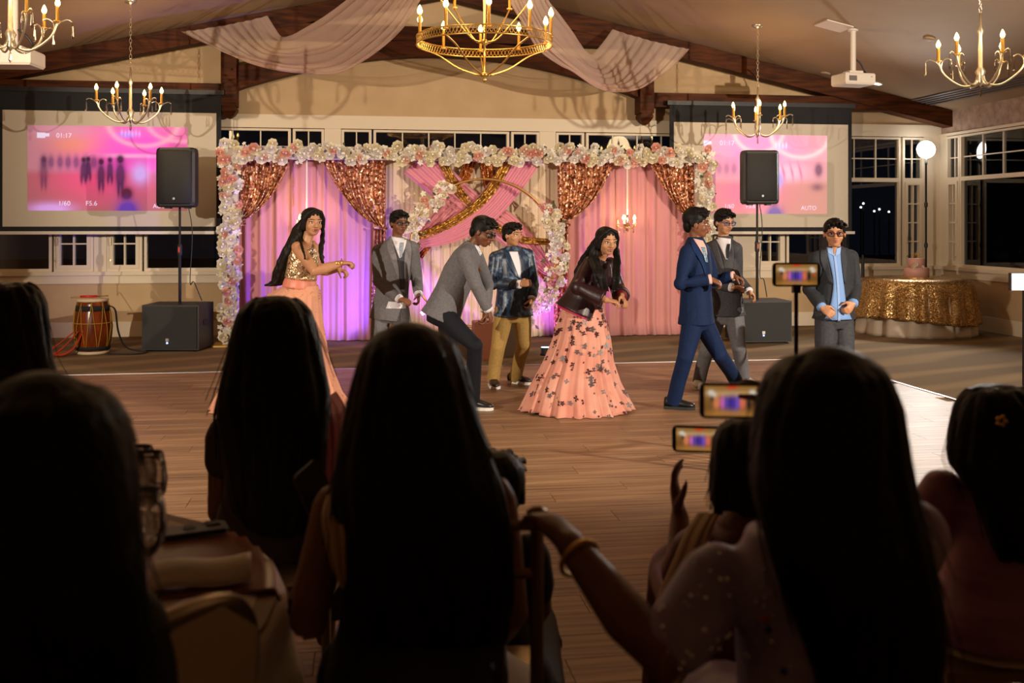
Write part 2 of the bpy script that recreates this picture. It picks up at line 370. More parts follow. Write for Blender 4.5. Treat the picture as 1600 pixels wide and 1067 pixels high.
# roof truss against the gable
tr = empty('roof_truss', (XC, 13.75, 2.9), 'dark timber roof truss across the gable wall', None, None, 'structure')
TY0, TY1 = 13.58, 13.82
for sgn in (-1, 1):
    xe = XL if sgn < 0 else XR; P = []
    mb = MB().prism([(XC, TY0, cz(XC) - .01), (xe, TY0, cz(xe) - .01), (xe, TY0, cz(xe) - .25), (XC, TY0, cz(XC) - .25)], (0, TY1 - TY0, 0)); mb.build('rafter', WOOD, tr, fix=True)
    xp = XC + sgn * 2.85
    mb = MB().box(min(xp, xe), max(xp, xe), TY0 + .03, TY1 - .03, 3.16, 3.36); mb.build('tie_beam', WOOD, tr)
    mb = MB().box(xp - .1, xp + .1, TY0 - .05, TY1, 3.06, cz(xp) - .2); mb.build('post', WOOD, tr)
    mb = MB().box(xp - .085, xp + .085, TY0 - .035, TY1 - .02, 3.04, 3.06)
    mb.rings([[(xp + sx * h, (TY0 + TY1) / 2 - .025 + sy * h * 1.3, z) for sx, sy in ((-1, -1), (1, -1), (1, 1), (-1, 1))] for h, z in ((.02, 2.90), (.06, 2.94), (.095, 3.0), (.095, 3.04))])
    mb.build('pendant', WOOD, tr, fix=True)
    N_ = 14; pts_o = []; pts_i = []
    for i in range(N_ + 1):
        t = i / N_; x = xp + (XC - xp) * t
        zi = 3.25 + (3.80 - 3.25) * math.sin(t * math.pi / 2) ** .9; pts_i.append((x, TY0 + .02, zi)); pts_o.append((x, TY0 + .02, min(zi + .19 + .12 * (1 - t), 3.99)))
    mb = MB()
    for i in range(N_): mb.prism([pts_i[i], pts_i[i + 1], pts_o[i + 1], pts_o[i]], (0, .2, 0))
    mb.build('curved_brace', WOOD, tr, fix=True)
    mb = MB()
    for dx in (-.04, .04): mb.ell((xp + dx, TY0 - .055, 3.5 + dx), (.014, .012, .014), None, 8, 6)
    mb.build('bolt', mat('iron', (.03, .03, .03), .5, .8), tr)
MB().box(XC - 2.9, XC + 2.9, TY0 + .01, TY1 - .02, 3.99, 4.19).build('collar_beam', WOOD, tr)
# ceiling fittings
def on_ceil(px, py):
    t = (px - 800) / FPX; dx = SN + CS * t; u = (HY - py) / FPX
    d = (ZR - HC + (SLOPE * XC if dx > .1252 else -SLOPE * XC)) / (u + SLOPE * (dx if dx > .1252 else -dx)); return at(px, py, d)
tx = Vector((CS, 0, 0)); rs = Vector((1, 0, -SLOPE)).normalized(); rn = Vector((-SLOPE, 0, -1)).normalized(); ry = Vector((0, 1, 0))
p = on_ceil(1303, 40); MB().obox(p, rs, ry, rn, .17, .17, .012).build('ceiling_plate', WHITEP, None, False, 'square white cover plate on the sloped ceiling', 'ceiling plate')
p = on_ceil(1370, 130); dl = empty('downlight', p, 'small lit recessed downlight in the sloped ceiling', 'downlight')
MB().lathe(p, [(.09, 0), (.09, .012), (.07, .014), (.068, 0)], 20, X=rs, Y=ry, Z=rn).build('ring', WHITEP, dl, True)
MB().lathe(p, [(.066, .002), (.066, .008)], 20, X=rs, Y=ry, Z=rn).build('lamp', mat('downlight_glow', (1, 1, 1), emit=(1, .9, .75), estr=7), dl)
for px, py, nm in ((1290, 114, 'a'), (1452, 60, 'b')):
    p = on_ceil(px, py); MB().lathe(p, [(.07, -.005), (.07, .012), (.05, .02), (.01, .02)], 16, X=rs, Y=ry, Z=rn).build('smoke_detector', CEIL, None, True, 'small round fitting on the ceiling near the hanging projector' if nm == 'a' else 'small round fitting on the ceiling beside the crystal chandelier', 'smoke detector')
p0 = on_ceil(1415, 158); v = empty('ceiling_vent', p0, 'long slotted air vent in the sloped ceiling near the corner', 'vent')
for k in range(5):
    MB().obox(Vector((p0.x + k * .07, p0.y - 1.5, cz(p0.x + k * .07) - .01)), rs, ry, rn, .02, 1.9, .008).build('slat', mat('vent_grey', (.12, .10, .09), .5), v)
# ---------------------------------------------------------------- projection screens
def raster(name, org, X, Z, w_, h_, nx, ny, fn, m, parent):
    me = bpy.data.meshes.new(name); off = origin(parent) if parent else Vector((0, 0, 0))
    V = [tuple(Vector(org) + X * (w_ * i / nx) + Z * (h_ * j / ny) - off) for j in range(ny + 1) for i in range(nx + 1)]
    Fc = [(j * (nx + 1) + i, j * (nx + 1) + i + 1, (j + 1) * (nx + 1) + i + 1, (j + 1) * (nx + 1) + i) for j in range(ny) for i in range(nx)]
    me.from_pydata(V, [], Fc); me.materials.append(m)
    ca = me.color_attributes.new('Col', 'FLOAT_COLOR', 'POINT')
    buf = np.ones((len(V), 4), np.float32)
    for k in range(len(V)):
        i, j = k % (nx + 1), k // (nx + 1); buf[k, :3] = fn(i / nx, 1 - j / ny)
    ca.data.foreach_set('color', buf.ravel()); me.update(); return addobj(name, me, parent)
MG, PK, HOT = sRGB('#e24fb4'), sRGB('#e08a9a'), sRGB('#f04a86')
def mixc(a, b, t): t = max(0, min(1, t)); return tuple(x + (y - x) * t for x, y in zip(a, b))
def inr(x, y, a, b, c, d): return a <= x <= b and c <= y <= d
def gs(x, y, cx, cy, sx, sy): return math.exp(-((x - cx) / sx) ** 2 - ((y - cy) / sy) ** 2)
def dancer(c, x, y, cx, cy, h, col, k=.9):
    c = mixc(c, col, k * min(1, 1.6 * gs(x, y, cx, cy, .016 * h / .2, h * .42))); c = mixc(c, sRGB('#2c1630'), k * min(1, 1.8 * gs(x, y, cx, cy - h * .5, .010 * h / .2, h * .11)))
    for s_ in (-1, 1): c = mixc(c, col, k * min(1, 1.5 * gs(x, y, cx + s_ * .012, cy + h * .42, .007, h * .25)))
    return c
def arc(c, x, y, cx, cy, rx, ry, th, col, k):
    q = math.sqrt(((x - cx) / rx) ** 2 + ((y - cy) / ry) ** 2); return mixc(c, col, k * math.exp(-((q - 1) / th) ** 2)) if y > cy else c
def pic_left(x, y):
    c = mixc(sRGB('#bb8892'), sRGB('#ec58c8'), gs(x, y, .66, .32, .42, .42) * 1.25); c = mixc(c, sRGB('#e89468'), gs(x, y, .28, .22, .16, .14) * .7); c = mixc(c, sRGB('#d9a0c0'), gs(x, y, .2, .05, .2, .1) * .6)
    if y > .5: c = mixc(c, mixc(sRGB('#a3696c'), sRGB('#e4518c'), gs(x, y, .45, .6, .38, .35)), min(1, (y - .5) * 12))
    c = arc(c, x, y, .72, -.04, .22, .27, .10, sRGB('#f2a8c8'), .8); c = arc(c, x, y, .95, -.05, .2, .22, .10, sRGB('#f2a8c8'), .7); c = arc(c, x, y, .8, .1, .16, .22, .05, sRGB('#7a2a4e'), .55)
    for wx_ in (.10, .145, .20, .25, .30, .36, .41): c = mixc(c, sRGB('#6a3a72'), .75 * min(1, 1.4 * gs(x, y, wx_, .43, .019, .075)))
    c = mixc(c, sRGB('#f4c4ec'), .8 * gs(x, y, .64, .35, .17, .022)); c = mixc(c, sRGB('#d0b0ff'), min(1, gs(x, y, .70, .56, .055, .12) * 1.2)); c = mixc(c, sRGB('#b79cff'), gs(x, y, .85, .55, .04, .12)); c = mixc(c, sRGB('#9f86ff'), gs(x, y, .62, .1, .06, .035) * .9)
    for k in range(6): c = mixc(c, sRGB('#d8b4ff'), .9 * gs(x, y, .585 + .022 * k, .075 + .01 * (k % 2), .006, .035))
    for cx, cy, h in ((.345, .52, .24), (.375, .50, .22), (.455, .57, .30), (.51, .52, .24), (.575, .58, .38), (.10, .55, .3)): c = dancer(c, x, y, cx, cy, h, sRGB('#4a2458'), .55 if cx < .2 else .9)
    c = mixc(c, sRGB('#5a2038'), min(1, 1.8 * gs(x, y, .615, .80, .034, .07))); c = mixc(c, sRGB('#6b3fb4'), min(1, 1.8 * gs(x, y, .62, 1.0, .06, .11))); c = mixc(c, sRGB('#d8a6ff'), min(1, 1.3 * gs(x, y, .14, .98, .13, .07)))
    return c
def pic_right(x, y):
    c = mixc(sRGB('#e0a8b2'), sRGB('#f49ad4'), gs(x, y, .45, .2, .4, .35) * 1.2)
    if y > .55: c = mixc(c, mixc(sRGB('#cf9a92'), sRGB('#ee86ac'), gs(x, y, .35, .72, .35, .3)), min(1, (y - .55) * 12))
    c = arc(c, x, y, .44, -.05, .2, .27, .1, sRGB('#fbd8e4'), .8); c = arc(c, x, y, .78, -.02, .24, .3, .1, sRGB('#fbd8e4'), .8)
    for wx_ in (.06, .12, .18, .24): c = mixc(c, sRGB('#a86a9c'), .6 * min(1, 1.4 * gs(x, y, wx_, .43, .022, .07)))
    c = mixc(c, sRGB('#f7cdf0'), .8 * min(1, 1.3 * gs(x, y, .67, .47, .14, .11))); c = mixc(c, sRGB('#b4a4ff'), min(1, 1.3 * gs(x, y, .60, .56, .035, .11)))
    for k, xx in enumerate((.565, .63, .70, .77)): c = mixc(c, sRGB('#d8508c'), .7 * gs(x, y, xx + .02 * math.sin((y - .4) * 9), .47, .010, .11))
    c = mixc(c, sRGB('#c9b8ff'), gs(x, y, .62, .15, .05, .03))
    for k in range(4): c = mixc(c, sRGB('#f4ecff'), .9 * gs(x, y, .58 + .028 * k, .13, .006, .04))
    c = mixc(c, sRGB('#6e4668'), .8 * min(1, 1.5 * gs(x, y, .93, .44, .03, .08))); c = mixc(c, sRGB('#6e4668'), .7 * gs(x, y, .92, .66, .05, .05)); c = mixc(c, sRGB('#a8627c'), min(1, 1.7 * gs(x, y, .565, .83, .03, .08))); c = mixc(c, sRGB('#7f6ab0'), min(1, 1.7 * gs(x, y, .57, 1.0, .06, .09)))
    return c
PICM = vcol('projected_picture', .32, .9); PICR = vcol('projected_picture_pale', .40, .9)
TXTM = mat('projected_text', (.7, .65, .9), .9, emit=(.75, .7, 1), estr=.45)
TXTD = mat('projected_caption', (.10, .04, .09), .9)
def screen(lab, Y, x0, x1, zt, zb, pic, prc, picm, texts):
    p0 = onY(x0, zb, Y); p1 = onY(x1, zt, Y); X0, X1, Z0, Z1 = p0.x, p1.x, p0.z, p1.z
    r = empty('projection_screen', ((X0 + X1) / 2, Y, Z0), lab, 'screen')
    MB().box(X0 - .06, X1 + .06, Y + .002, Y + .02, Z0 - .06, Z1 + .24).build('black_border', BLACKCLOTH, r)
    MB().box(X0, X1, Y - .003, Y + .001, Z0, Z1).build('white_surface', SCREENW, r)
    MB().box(X0 - .08, X1 + .1, Y - .015, Y + .035, Z0 - .10, Z0 - .06).build('bottom_bar', WHITEP, r)
    MB().box(X0 - .1, X1 + .1, Y - .03, Y + .08, Z1 + .24, Z1 + .30).build('roller_case', BLACK, r)
    a = onY(prc[0], prc[3], Y); b = onY(prc[2], prc[1], Y)
    pi = raster('projected_image', (a.x, Y - .005, a.z), Vector((1, 0, 0)), Vector((0, 0, 1)), b.x - a.x, b.z - a.z, 150, 90, pic, picm, r)
    for t, px, py, sz, mm in texts:
        q = onY(px, py, Y); text_mb(t, (q.x, Y - .008, q.z), Vector((1, 0, 0)), Vector((0, 0, 1)), sz, .002).build('screen_text', mm, pi)
    return r, pi
SY = 13.52
rs_, pi = screen('white projection screen in black border showing a magenta dance picture, beside the drum', SY, 4, 338, 177, 354, pic_left, (43, 199, 293, 329), PICM,
       [('1/60', 91, 321, .085, TXTM), ('F5.6', 134, 321, .085, TXTM), ('AUTO', 239, 325, .075, TXTM), ('01:17', 88, 215, .085, TXTM)])
q = onY(58, 213, SY); MB().box(q.x, q.x + .10, SY - .009, SY - .007, q.z - .02, q.z + .05).box(q.x + .10, q.x + .15, SY - .009, SY - .007, q.z, q.z + .04).build('camera_icon', TXTM, pi)
rs2, pi2 = screen('white projection screen in black border showing a pale pink picture, near the cake table', SY, 1053, 1325, 195, 355, pic_right, (1100, 212, 1292, 334), PICR,
       [('01:17', 1124, 227, .10, TXTM), ('1/60', 1131, 325, .085, TXTM), ('F5.6', 1165, 325, .085, TXTM), ('AUTO', 1251, 328, .085, TXTM)])
q = onY(1099, 225, SY); MB().box(q.x, q.x + .08, SY - .009, SY - .007, q.z - .02, q.z + .05).box(q.x + .08, q.x + .12, SY - .009, SY - .007, q.z, q.z + .04).build('camera_icon', TXTM, pi2)
# ---------------------------------------------------------------- loudspeakers on poles over subwoofers
GRILL = mat('speaker_grille', (.020, .020, .021), .6, bump=((400, 400, 400), .4))
LEDB = mat('blue_led', (.1, .2, 1), emit=(.3, .4, 1), estr=6)
def pa(px, topy, boty, wpx, sub, d, lab1, lab2, grp, yaw):
    base = at(px, 350, d); base.z = 0
    c, s = math.cos(yaw), math.sin(yaw); X = Vector((c, s, 0)); Y = Vector((-s, c, 0)); Z = Vector((0, 0, 1))
    sc = d / FPX
    # subwoofer
    sx0, sy0, sx1, sy1 = sub; hw = (sx1 - sx0) * sc / 2 * .93; hh = (350 + HC / sc - sy0) * sc; sb = at((sx0 + sx1) / 2, 350, d); sb.z = 0
    r = empty('subwoofer', sb, lab2, 'subwoofer', 'subwoofers under the pole speakers')
    mb = MB(); mb.obox(sb + Y * .02 + Z * (hh / 2 + .01), X, Y, Z, hw, .28, hh / 2 - .01); mb.build('cabinet', BLACK, r)
    MB().obox(sb - Y * .268 + Z * (hh / 2 + .01), X, Y, Z, hw - .02, .012, hh / 2 - .03).build('grille', GRILL, r)
    MB().obox(sb - Y * .282 + Z * .14 + X * (-.03), X, Y, Z, .018, .004, .018).build('badge', CHROME, r)
    MB().obox(sb - Y * .282 + Z * .105 + X * (-.03), X, Y, Z, .008, .004, .008).build('power_led', LEDB, r)
    for sg in (-1, 1): MB().obox(sb + X * (sg * (hw + .002)) + Z * (hh * .6), X, Y, Z, .004, .10, .03).build('handle', GRILL, r)
    for a in (-1, 1):
        for b in (-1, 1): MB().lathe(sb + X * (a * (hw - .06)) + Y * (b * .22), [(.02, 0), (.025, .012)], 10).build('rubber_foot', BLACK, r)
    # pole
    zt, zb = HC + (350 - topy) * sc, HC + (350 - boty) * sc
    pl = empty('speaker_pole', base + Z * (hh), 'black pole with red clamp carrying the %s' % grp, 'pole')
    MB().lathe(base + Z * hh, [(.018, 0), (.018, (zb - hh) * .55)], 12).build('lower_tube', mat('pole_black', (.03, .03, .032), .3, .5), pl)
    MB().lathe(base + Z * hh, [(.014, (zb - hh) * .5), (.014, zb - hh)], 12).build('upper_tube', mat('pole_black'), pl)
    MB().lathe(base + Z * hh, [(.026, (zb - hh) * .5), (.03, (zb - hh) * .52), (.03, (zb - hh) * .60), (.02, (zb - hh) * .62)], 12).build('clamp', BLACK, pl)
    MB().obox(base - Y * .032 + Z * (hh + (zb - hh) * .56), X, Y, Z, .008, .006, .03).build('lever', mat('red_plastic', (.6, .02, .02), .4), pl)
    # speaker
    hw = wpx * sc / 2; h = zt - zb; sp = empty('loudspeaker', base + Z * zb, lab1, 'loudspeaker', 'pole speakers')
    pr = lambda k, f: [base + X * (a * hw * k) + Y * b for a, b in ((-.82, -f), (-1, -f + .03), (-1, -.02), (-.62, .2), (.62, .2), (1, -.02), (1, -f + .03), (.82, -f))]
    mb = MB(); R = []
    for z, k in ((0, .88), (.02, .97), (.06, 1), (h - .06, 1), (h - .02, .97), (h, .88)): R.append([p + Z * (zb + z) for p in pr(k, .18 - (1 - k) * .1)])
    mb.rings(R); mb.build('cabinet', BLACK, sp, fix=True)
    mb = MB(); R = []
    for z, k, f in ((.035, .84, .175), (.05, .88, .192), (h * .5, .89, .20), (h - .05, .88, .192), (h - .035, .84, .175)):
        R.append([base + X * (a * hw * k) - Y * (f + g) + Z * (zb + z) for a, g in ((-1, -.02), (-.9, 0), (-.4, .012), (.4, .012), (.9, 0), (1, -.02))])
    mb.rings(R, closed=False, caps=False); mb.build('grille', GRILL, sp, True, solid=.004)
    MB().lathe(base - Y * .213 + Z * (zb + .10), [(.015, 0), (.015, .005), (.004, .006)], 14, X=X, Y=Z, Z=-Y).build('badge', mat('badge_silver', (.35, .35, .36), .5, .6), sp)
    for a in (-.5, .5): MB().obox(base + X * (a * hw) + Z * (zb - .008) - Y * .06, X, Y, Z, .03, .05, .008).build('rubber_foot', BLACK, sp)
    # cable
    q = [base + Y * .1 + X * .06 + Z * (zb + .05), base + Y * .12 + X * .11 + Z * (zb - .3), base + Y * .13 + X * .08 + Z * (zb - .9), base + Y * .12 + X * .13 + Z * (hh + .25), base + Y * .2 + X * .2 + Z * (hh + .02)]
    MB().tube(bez(q, 6), .006, 6).build('power_cable', BLACK, sp, True)
pa(281, 232, 324, 60, (231, 474, 325, 548), 11.95, 'black pole-mounted loudspeaker beside the white flower column and magenta screen', 'black subwoofer cabinet standing between the drum and flower column', 'speaker above the drum-side subwoofer', -.16)
pa(1183, 236, 319, 57, (1140, 468, 1230, 536), 12.75, 'black pole-mounted loudspeaker in front of the pale pink screen', 'black subwoofer cabinet on the carpet behind the suited boys', 'speaker above the subwoofer behind the boys', -.06)
# ---------------------------------------------------------------- projectors
def projector(c, yaw, lab, polez):
    c = Vector(c); X = Vector((math.cos(yaw), math.sin(yaw), 0)); Y = Vector((-X.y, X.x, 0)); Z = Vector((0, 0, 1))
    r = empty('projector', c, lab, 'projector', 'ceiling projectors')
    mb = MB(); mb.rings([[c + X * (a * k) + Y * (b * k) + Z * z for a, b in ((-.2, -.15), (.2, -.15), (.2, .15), (-.2, .15))] for z, k in ((-.07, .93), (-.05, 1), (.05, 1), (.065, .95))]); mb.build('housing', WHITEP, r, fix=True)
    MB().lathe(c + Y * .15 + X * .09, [(.045, 0), (.045, .02), (.03, .022), (.028, .01)], 16, X=X, Y=Z, Z=Y).build('lens', BLACK, r, True)
    MB().obox(c - Y * .152 - X * .1 + Z * .0, X, Y, Z, .05, .004, .03).build('vent_grille', mat('vent_grey'), r)
    MB().obox(c + Z * .09, X, Y, Z, .09, .07, .012).obox(c + Z * .075, X, Y, Z, .02, .02, .02).build('bracket', WHITEP, r)
    MB().tube([c + Z * .09, Vector((c.x, c.y, polez))], .032, 12).build('drop_pole', WHITEP, r)
    MB().lathe(Vector((c.x, c.y, polez)), [(.06, -.02), (.06, .03)], 14).build('ceiling_flange', WHITEP, r)
    MB().tube(bez([c + Z * .25 + X * .035, c + Z * .2 + X * .1, c + Z * .1 + X * .16, c + X * .15 - Y * .15 + Z * .02], 6), .01, 6).build('cable', BLACK, r, True)
p = on_ceil(1333, 46); projector(Vector((p.x, p.y, HC + (350 - 125) / FPX * (p.dot(FWD)))), .1, 'white projector hanging on a pole over the pale pink screen', cz(p.x))
p = at(22, 92, 8.5); projector(p, -.1, 'white projector hanging beneath the crystal chandelier near the magenta screen', cz(p.x))
# ---------------------------------------------------------------- chandeliers
BULB = mat('candle_bulb', (1, .8, .4), emit=(1, .62, .18), estr=14)
CRYS = glassmat('crystal', (.85, .8, .75), .25)
CANDLE = mat('candle_gold', sRGB('#d8a24a'), .4, .5)
def point(name, loc, e, col, rad):
    l = bpy.data.lights.new(name, 'POINT'); l.energy = e; l.color = col; l.shadow_soft_size = rad
    o = bpy.data.objects.new(name, l); COL.objects.link(o); o.location = loc
def bulb_mb(p, s=1): return MB().lathe(p, [(.008 * s, 0), (.016 * s, .012 * s), (.018 * s, .025 * s), (.011 * s, .045 * s), (.002 * s, .062 * s)], 8)
def chandelier(c, ztop, lab, R=.36, rot=0., e=18):
    """c: bottom centre of the arm scrolls"""
    c = Vector(c); Z = Vector((0, 0, 1)); r = empty('crystal_chandelier', c, lab, 'chandelier', 'six-arm chandeliers')
    MB().lathe(c, [(.004, -.02), (.03, .02), (.02, .05), (.045, .11), (.02, .15), (.016, .42), (.03, .46), (.012, .5), (.008, .62)], 12).build('stem', BRASS, r, True)
    mb = MB(); zz = c.z + .62; k = 0
    while zz < ztop:
        a = k % 2 * math.pi / 2; u = Vector((math.cos(a), math.sin(a), 0)); P = [Vector((c.x, c.y, zz + .03)) + u * (.014 * math.cos(t)) + Z * (.028 * math.sin(t)) for t in [i * math.pi / 3 for i in range(7)]]
        mb.tube(P, .0035, 4); zz += .045; k += 1
    mb.build('chain', BRASS, r)
    MB().lathe(Vector((c.x, c.y, ztop)), [(.07, .02), (.07, -.01), (.03, -.03), (.008, -.05)], 16).build('ceiling_rose', BRASS, r, True)
    MB().lathe(c, [(.001, -.11), (.014, -.085), (.010, -.04), (.002, -.02)], 6).build('crystal_drop', CRYS, r)
    for i in range(6):
        a = rot + i * math.pi / 3; u = Vector((math.cos(a), math.sin(a), 0)); rr = R * (1 if i % 2 else .93)
        P = bez([c + u * .02 + Z * .10, c + u * .05 + Z * .01, c + u * (rr * .45) - Z * .005, c + u * (rr * .85) + Z * .10, c + u * rr + Z * .22], 5)
        mb = MB().tube(P, .0085, 6)
        for sg, l in ((-1, .07), (1, .07)):
            mb.tube(bez([c + u * (rr * .93) + Z * .15, c + u * (rr * .97 + sg * .02) + Z * .21, c + u * (rr + sg * l) + Z * .24, c + u * (rr + sg * (l + .035)) + Z * .225], 4), .006, 5)
        arm = mb.build('arm', BRASS, r, True)
        MB().lathe(c + u * rr + Z * .22, [(.03, 0), (.032, .008), (.014, .012), (.014, .12)], 10).build('candle_sleeve', CANDLE, arm, True)
        bulb_mb(c + u * rr + Z * .34, 1.15).build('bulb', BULB, arm, True)
        for sg in (-1, 1):
            q = c + u * (rr + sg * .105) + Z * .22
            MB().lathe(q - Z * .13, [(.001, 0), (.011, .022), (.006, .1), (.002, .13)], 6).build('crystal_drop', CRYS, arm)
    point('chandelier_glow', c + Z * .40, e, (1, .68, .36), .22)
for px, py, d, lab, rt, f in ((204, 190, 11.32, 'gold six-arm chandelier hanging in front of the magenta screen', .3, 1.),
                        (1184, 212, 12.59, 'gold six-arm chandelier hanging before the pale pink screen', .2, 1.),
                        (1532, 132, 8.6, 'gold six-arm crystal chandelier beside the hanging projector above the bright strobe', .45, 1.),
                        (16, 76, 7.6, 'gold six-arm crystal chandelier directly over the cut-off projector', .1, 1.)):
    p = at(px, py, d); chandelier(p, cz(p.x) - .0, lab, .36, rt)
# big ring chandelier
c = at(757, 70, 9.27); c = Vector((XC, c.y, 3.16)); Z = Vector((0, 0, 1))
r = empty('ring_chandelier', c + Z * (-.3), 'large gold ring chandelier with candle bulbs hanging between the ceiling swags', 'chandelier')
RR = .63
for z in (0, .075): MB().tube([c + Vector((RR * math.cos(a), RR * math.sin(a), z)) for a in [i * math.pi / 32 for i in range(65)]], .0075, 6).build('ring', GOLD, r, True)
mb = MB()
for i in range(110):
    a = i * 2 * math.pi / 110
    for sg in (-1, 1): mb.tube([c + Vector((RR * math.cos(a), RR * math.sin(a), .004)), c + Vector((RR * math.cos(a + sg * .055), RR * math.sin(a + sg * .055), .072))], .0032, 4)
mb.build('lattice_band', GOLD, r, kind='stuff')
MB().lathe(c, [(.003, -.34), (.02, -.32), (.01, -.30), (.05, -.285), (.05, -.26), (.012, -.25), (.012, .0), (.035, .02), (.035, .05), (.012, .06), (.012, .9), (.03, .92), (.01, .95), (.006, ZR - c.z - .02)], 14).build('stem', GOLD, r, True)
MB().lathe(Vector((c.x, c.y, ZR)), [(.09, .02), (.09, -.03), (.02, -.06)], 18).build('ceiling_rose', GOLD, r, True)
for i in range(10):
    a = .25 + i * 2 * math.pi / 10; u = Vector((math.cos(a), math.sin(a), 0))
    if i % 2 == 0:
        MB().tube(bez([c + u * RR + Z * .0, c + u * (RR * .72) - Z * .07, c + u * (RR * .4) - Z * .2, c + u * .05 - Z * .275], 5), .0085, 6).build('arm', GOLD, r, True)
    else:
        MB().tube(bez([c + u * (RR * .72) + Z * .42, c + u * (RR * .5) + Z * .25, c + u * (RR * .2) + Z * .06, c + u * .03 + Z * .035], 5), .0075, 6).build('arm', GOLD, r, True)
    q = c + u * (RR if True else 0) + Z * .05
    s = MB().lathe(q, [(.028, 0), (.03, .012), (.014, .016), (.014, .19)], 10).build('candle_sleeve', CANDLE, r, True)
    bulb_mb(q + Z * .19, 1.4).build('bulb', BULB, s, True)
for i in range(5):
    a = .25 + (i * 2 + 1) * 2 * math.pi / 10; u = Vector((math.cos(a), math.sin(a), 0)); q = c + u * (RR * .72) + Z * .42
    s = MB().lathe(q, [(.028, 0), (.03, .012), (.014, .016), (.014, .19)], 10).build('candle_sleeve', CANDLE, r, True)
    bulb_mb(q + Z * .19, 1.4).build('bulb', BULB, s, True)
point('ring_chandelier_glow', c + Z * .5, 42, (1, .66, .34), .35)
# ---------------------------------------------------------------- sheer swags under the ceiling
SW = sheer('sheer_voile', sRGB('#ecd0c0'), .66)
def swag(lab, e1, e2, folds, seed):
    rnd = random.Random(seed); A = bez([at(*p) for p in e1], 10); B = bez([at(*p) for p in e2], 10); ph = rnd.random() * 6
    def fn(u, v):
        p = samp(A, u).lerp(samp(B, u), v); w_ = math.sin(math.pi * min(1, max(0, u)))
        k = .12 + .88 * w_; s_ = v * folds * 2 * math.pi + ph + .8 * math.sin(v * 9 + u * 2)
        p = p + UP * ((.016 * math.sin(s_) + .02 * math.sin(s_ * .37 + u * 3) - .15 * math.sin(math.pi * v)) * k) - FWD * (.022 * math.sin(s_ + 1.3) * (.5 + .5 * w_))
        return p
    MB().grid(fn, 70, 120).build('ceiling_swag', SW, None, True, lab, 'drape', 'sheer ceiling swags')
swag('sheer blush ceiling swag gathered at the rafter above the magenta screen',
     [(283, 50, 12.95), (312, 66, 12.85), (352, 84, 12.7), (400, 100, 12.5), (460, 111, 12.3), (525, 114, 11.9), (575, 90, 11.4), (627, 47, 10.8), (657, 0, 10.2), (690, -70, 9.6)],
     [(418, 25, 13.1), (428, 42, 13.0), (440, 58, 12.85), (455, 56, 12.6), (470, 48, 12.4), (500, 30, 11.9), (520, 16, 11.4), (541, 0, 11.0), (590, -38, 10.3), (670, -95, 9.7)], 9, 3)
swag('sheer blush ceiling swag gathered at the rafter beside the hanging projector',
     [(1077, 77, 14.0), (1060, 97, 13.9), (1032, 122, 13.7), (1000, 140, 13.4), (962, 141, 13.0), (932, 132, 12.6), (897, 110, 12.1), (875, 100, 11.8), (840, 75, 11.2), (817, 37, 10.7), (795, 0, 10.2), (775, -70, 9.6)],
     [(957, 46, 13.75), (946, 62, 13.6), (935, 76, 13.4), (925, 86, 13.1), (915, 80, 12.7), (905, 66, 12.3), (895, 50, 11.9), (882, 32, 11.5), (870, 16, 11.1), (857, 0, 10.7), (838, -40, 10.2), (800, -95, 9.7)], 9, 4)
# ---------------------------------------------------------------- draped flower backdrop
PINK = mat('pink_drape', sRGB('#cf8f8c'), .8, sheen=.2, noise=((2, 2, 1), sRGB('#cb8a88')))
CREAM = mat('cream_drape', sRGB('#e3cdb0'), .75, sheen=.3)
SATIN = mat('pink_scarf', sRGB('#dd8f9c'), .6, sheen=.3)
ROSEG = sequin('rose_gold_sequins', sRGB('#f0b48c'), sRGB('#a05a36'), 44, .7, .28)
GOLDS = sequin('gold_sequins', sRGB('#d8a548'), sRGB('#9a6a20'), 60, .6, .3)
COPS = sequin('copper_sequins', sRGB('#dc8a44'), sRGB('#a0541c'), 60, .7, .3)
YD = 13.0
def drape(name, px0, px1, ztop, folds, m, lab, seed, Y=YD, amp=.035, grp='pleated backdrop curtains'):
    rnd = random.Random(seed); a, b = onY(px0, 350, Y).x, onY(px1, 350, Y).x
    ph = [rnd.random() * 6.28 for _ in range(4)]
    def fn(u, v):
        x = a + (b - a) * u; s = u * folds * 2 * math.pi
        y = amp * (math.sin(s + ph[0] + .8 * math.sin(s * .31 + ph[1])) * .7 + .5 * math.sin(s * 1.9 + ph[2])) * (.6 + .4 * (1 - v)) + .02 * math.sin(s * .2 + ph[3])
        return (x + .012 * math.sin(s * .9 + ph[3]) * v, Y + y - .05 * max(0, (.05 - v)) / .05, .01 + (ztop - .01) * v)
    return MB().grid(fn, int(folds * 12), 14).build(name, m, None, True, lab, 'curtain', grp, solid=.004)
drape('backdrop_curtain', 372, 602, 2.36, 10, PINK, 'pink pleated curtain panel lit violet behind the girl in peach', 1)
drape('backdrop_curtain', 872, 1092, 2.36, 10, PINK, 'pink pleated curtain panel with small chandelier, behind the girl in maroon jacket', 2)
drape('backdrop_curtain', 598, 876, 2.36, 20, CREAM, 'cream pleated curtain panel behind the crossed scarves', 3, YD + .06, .03)

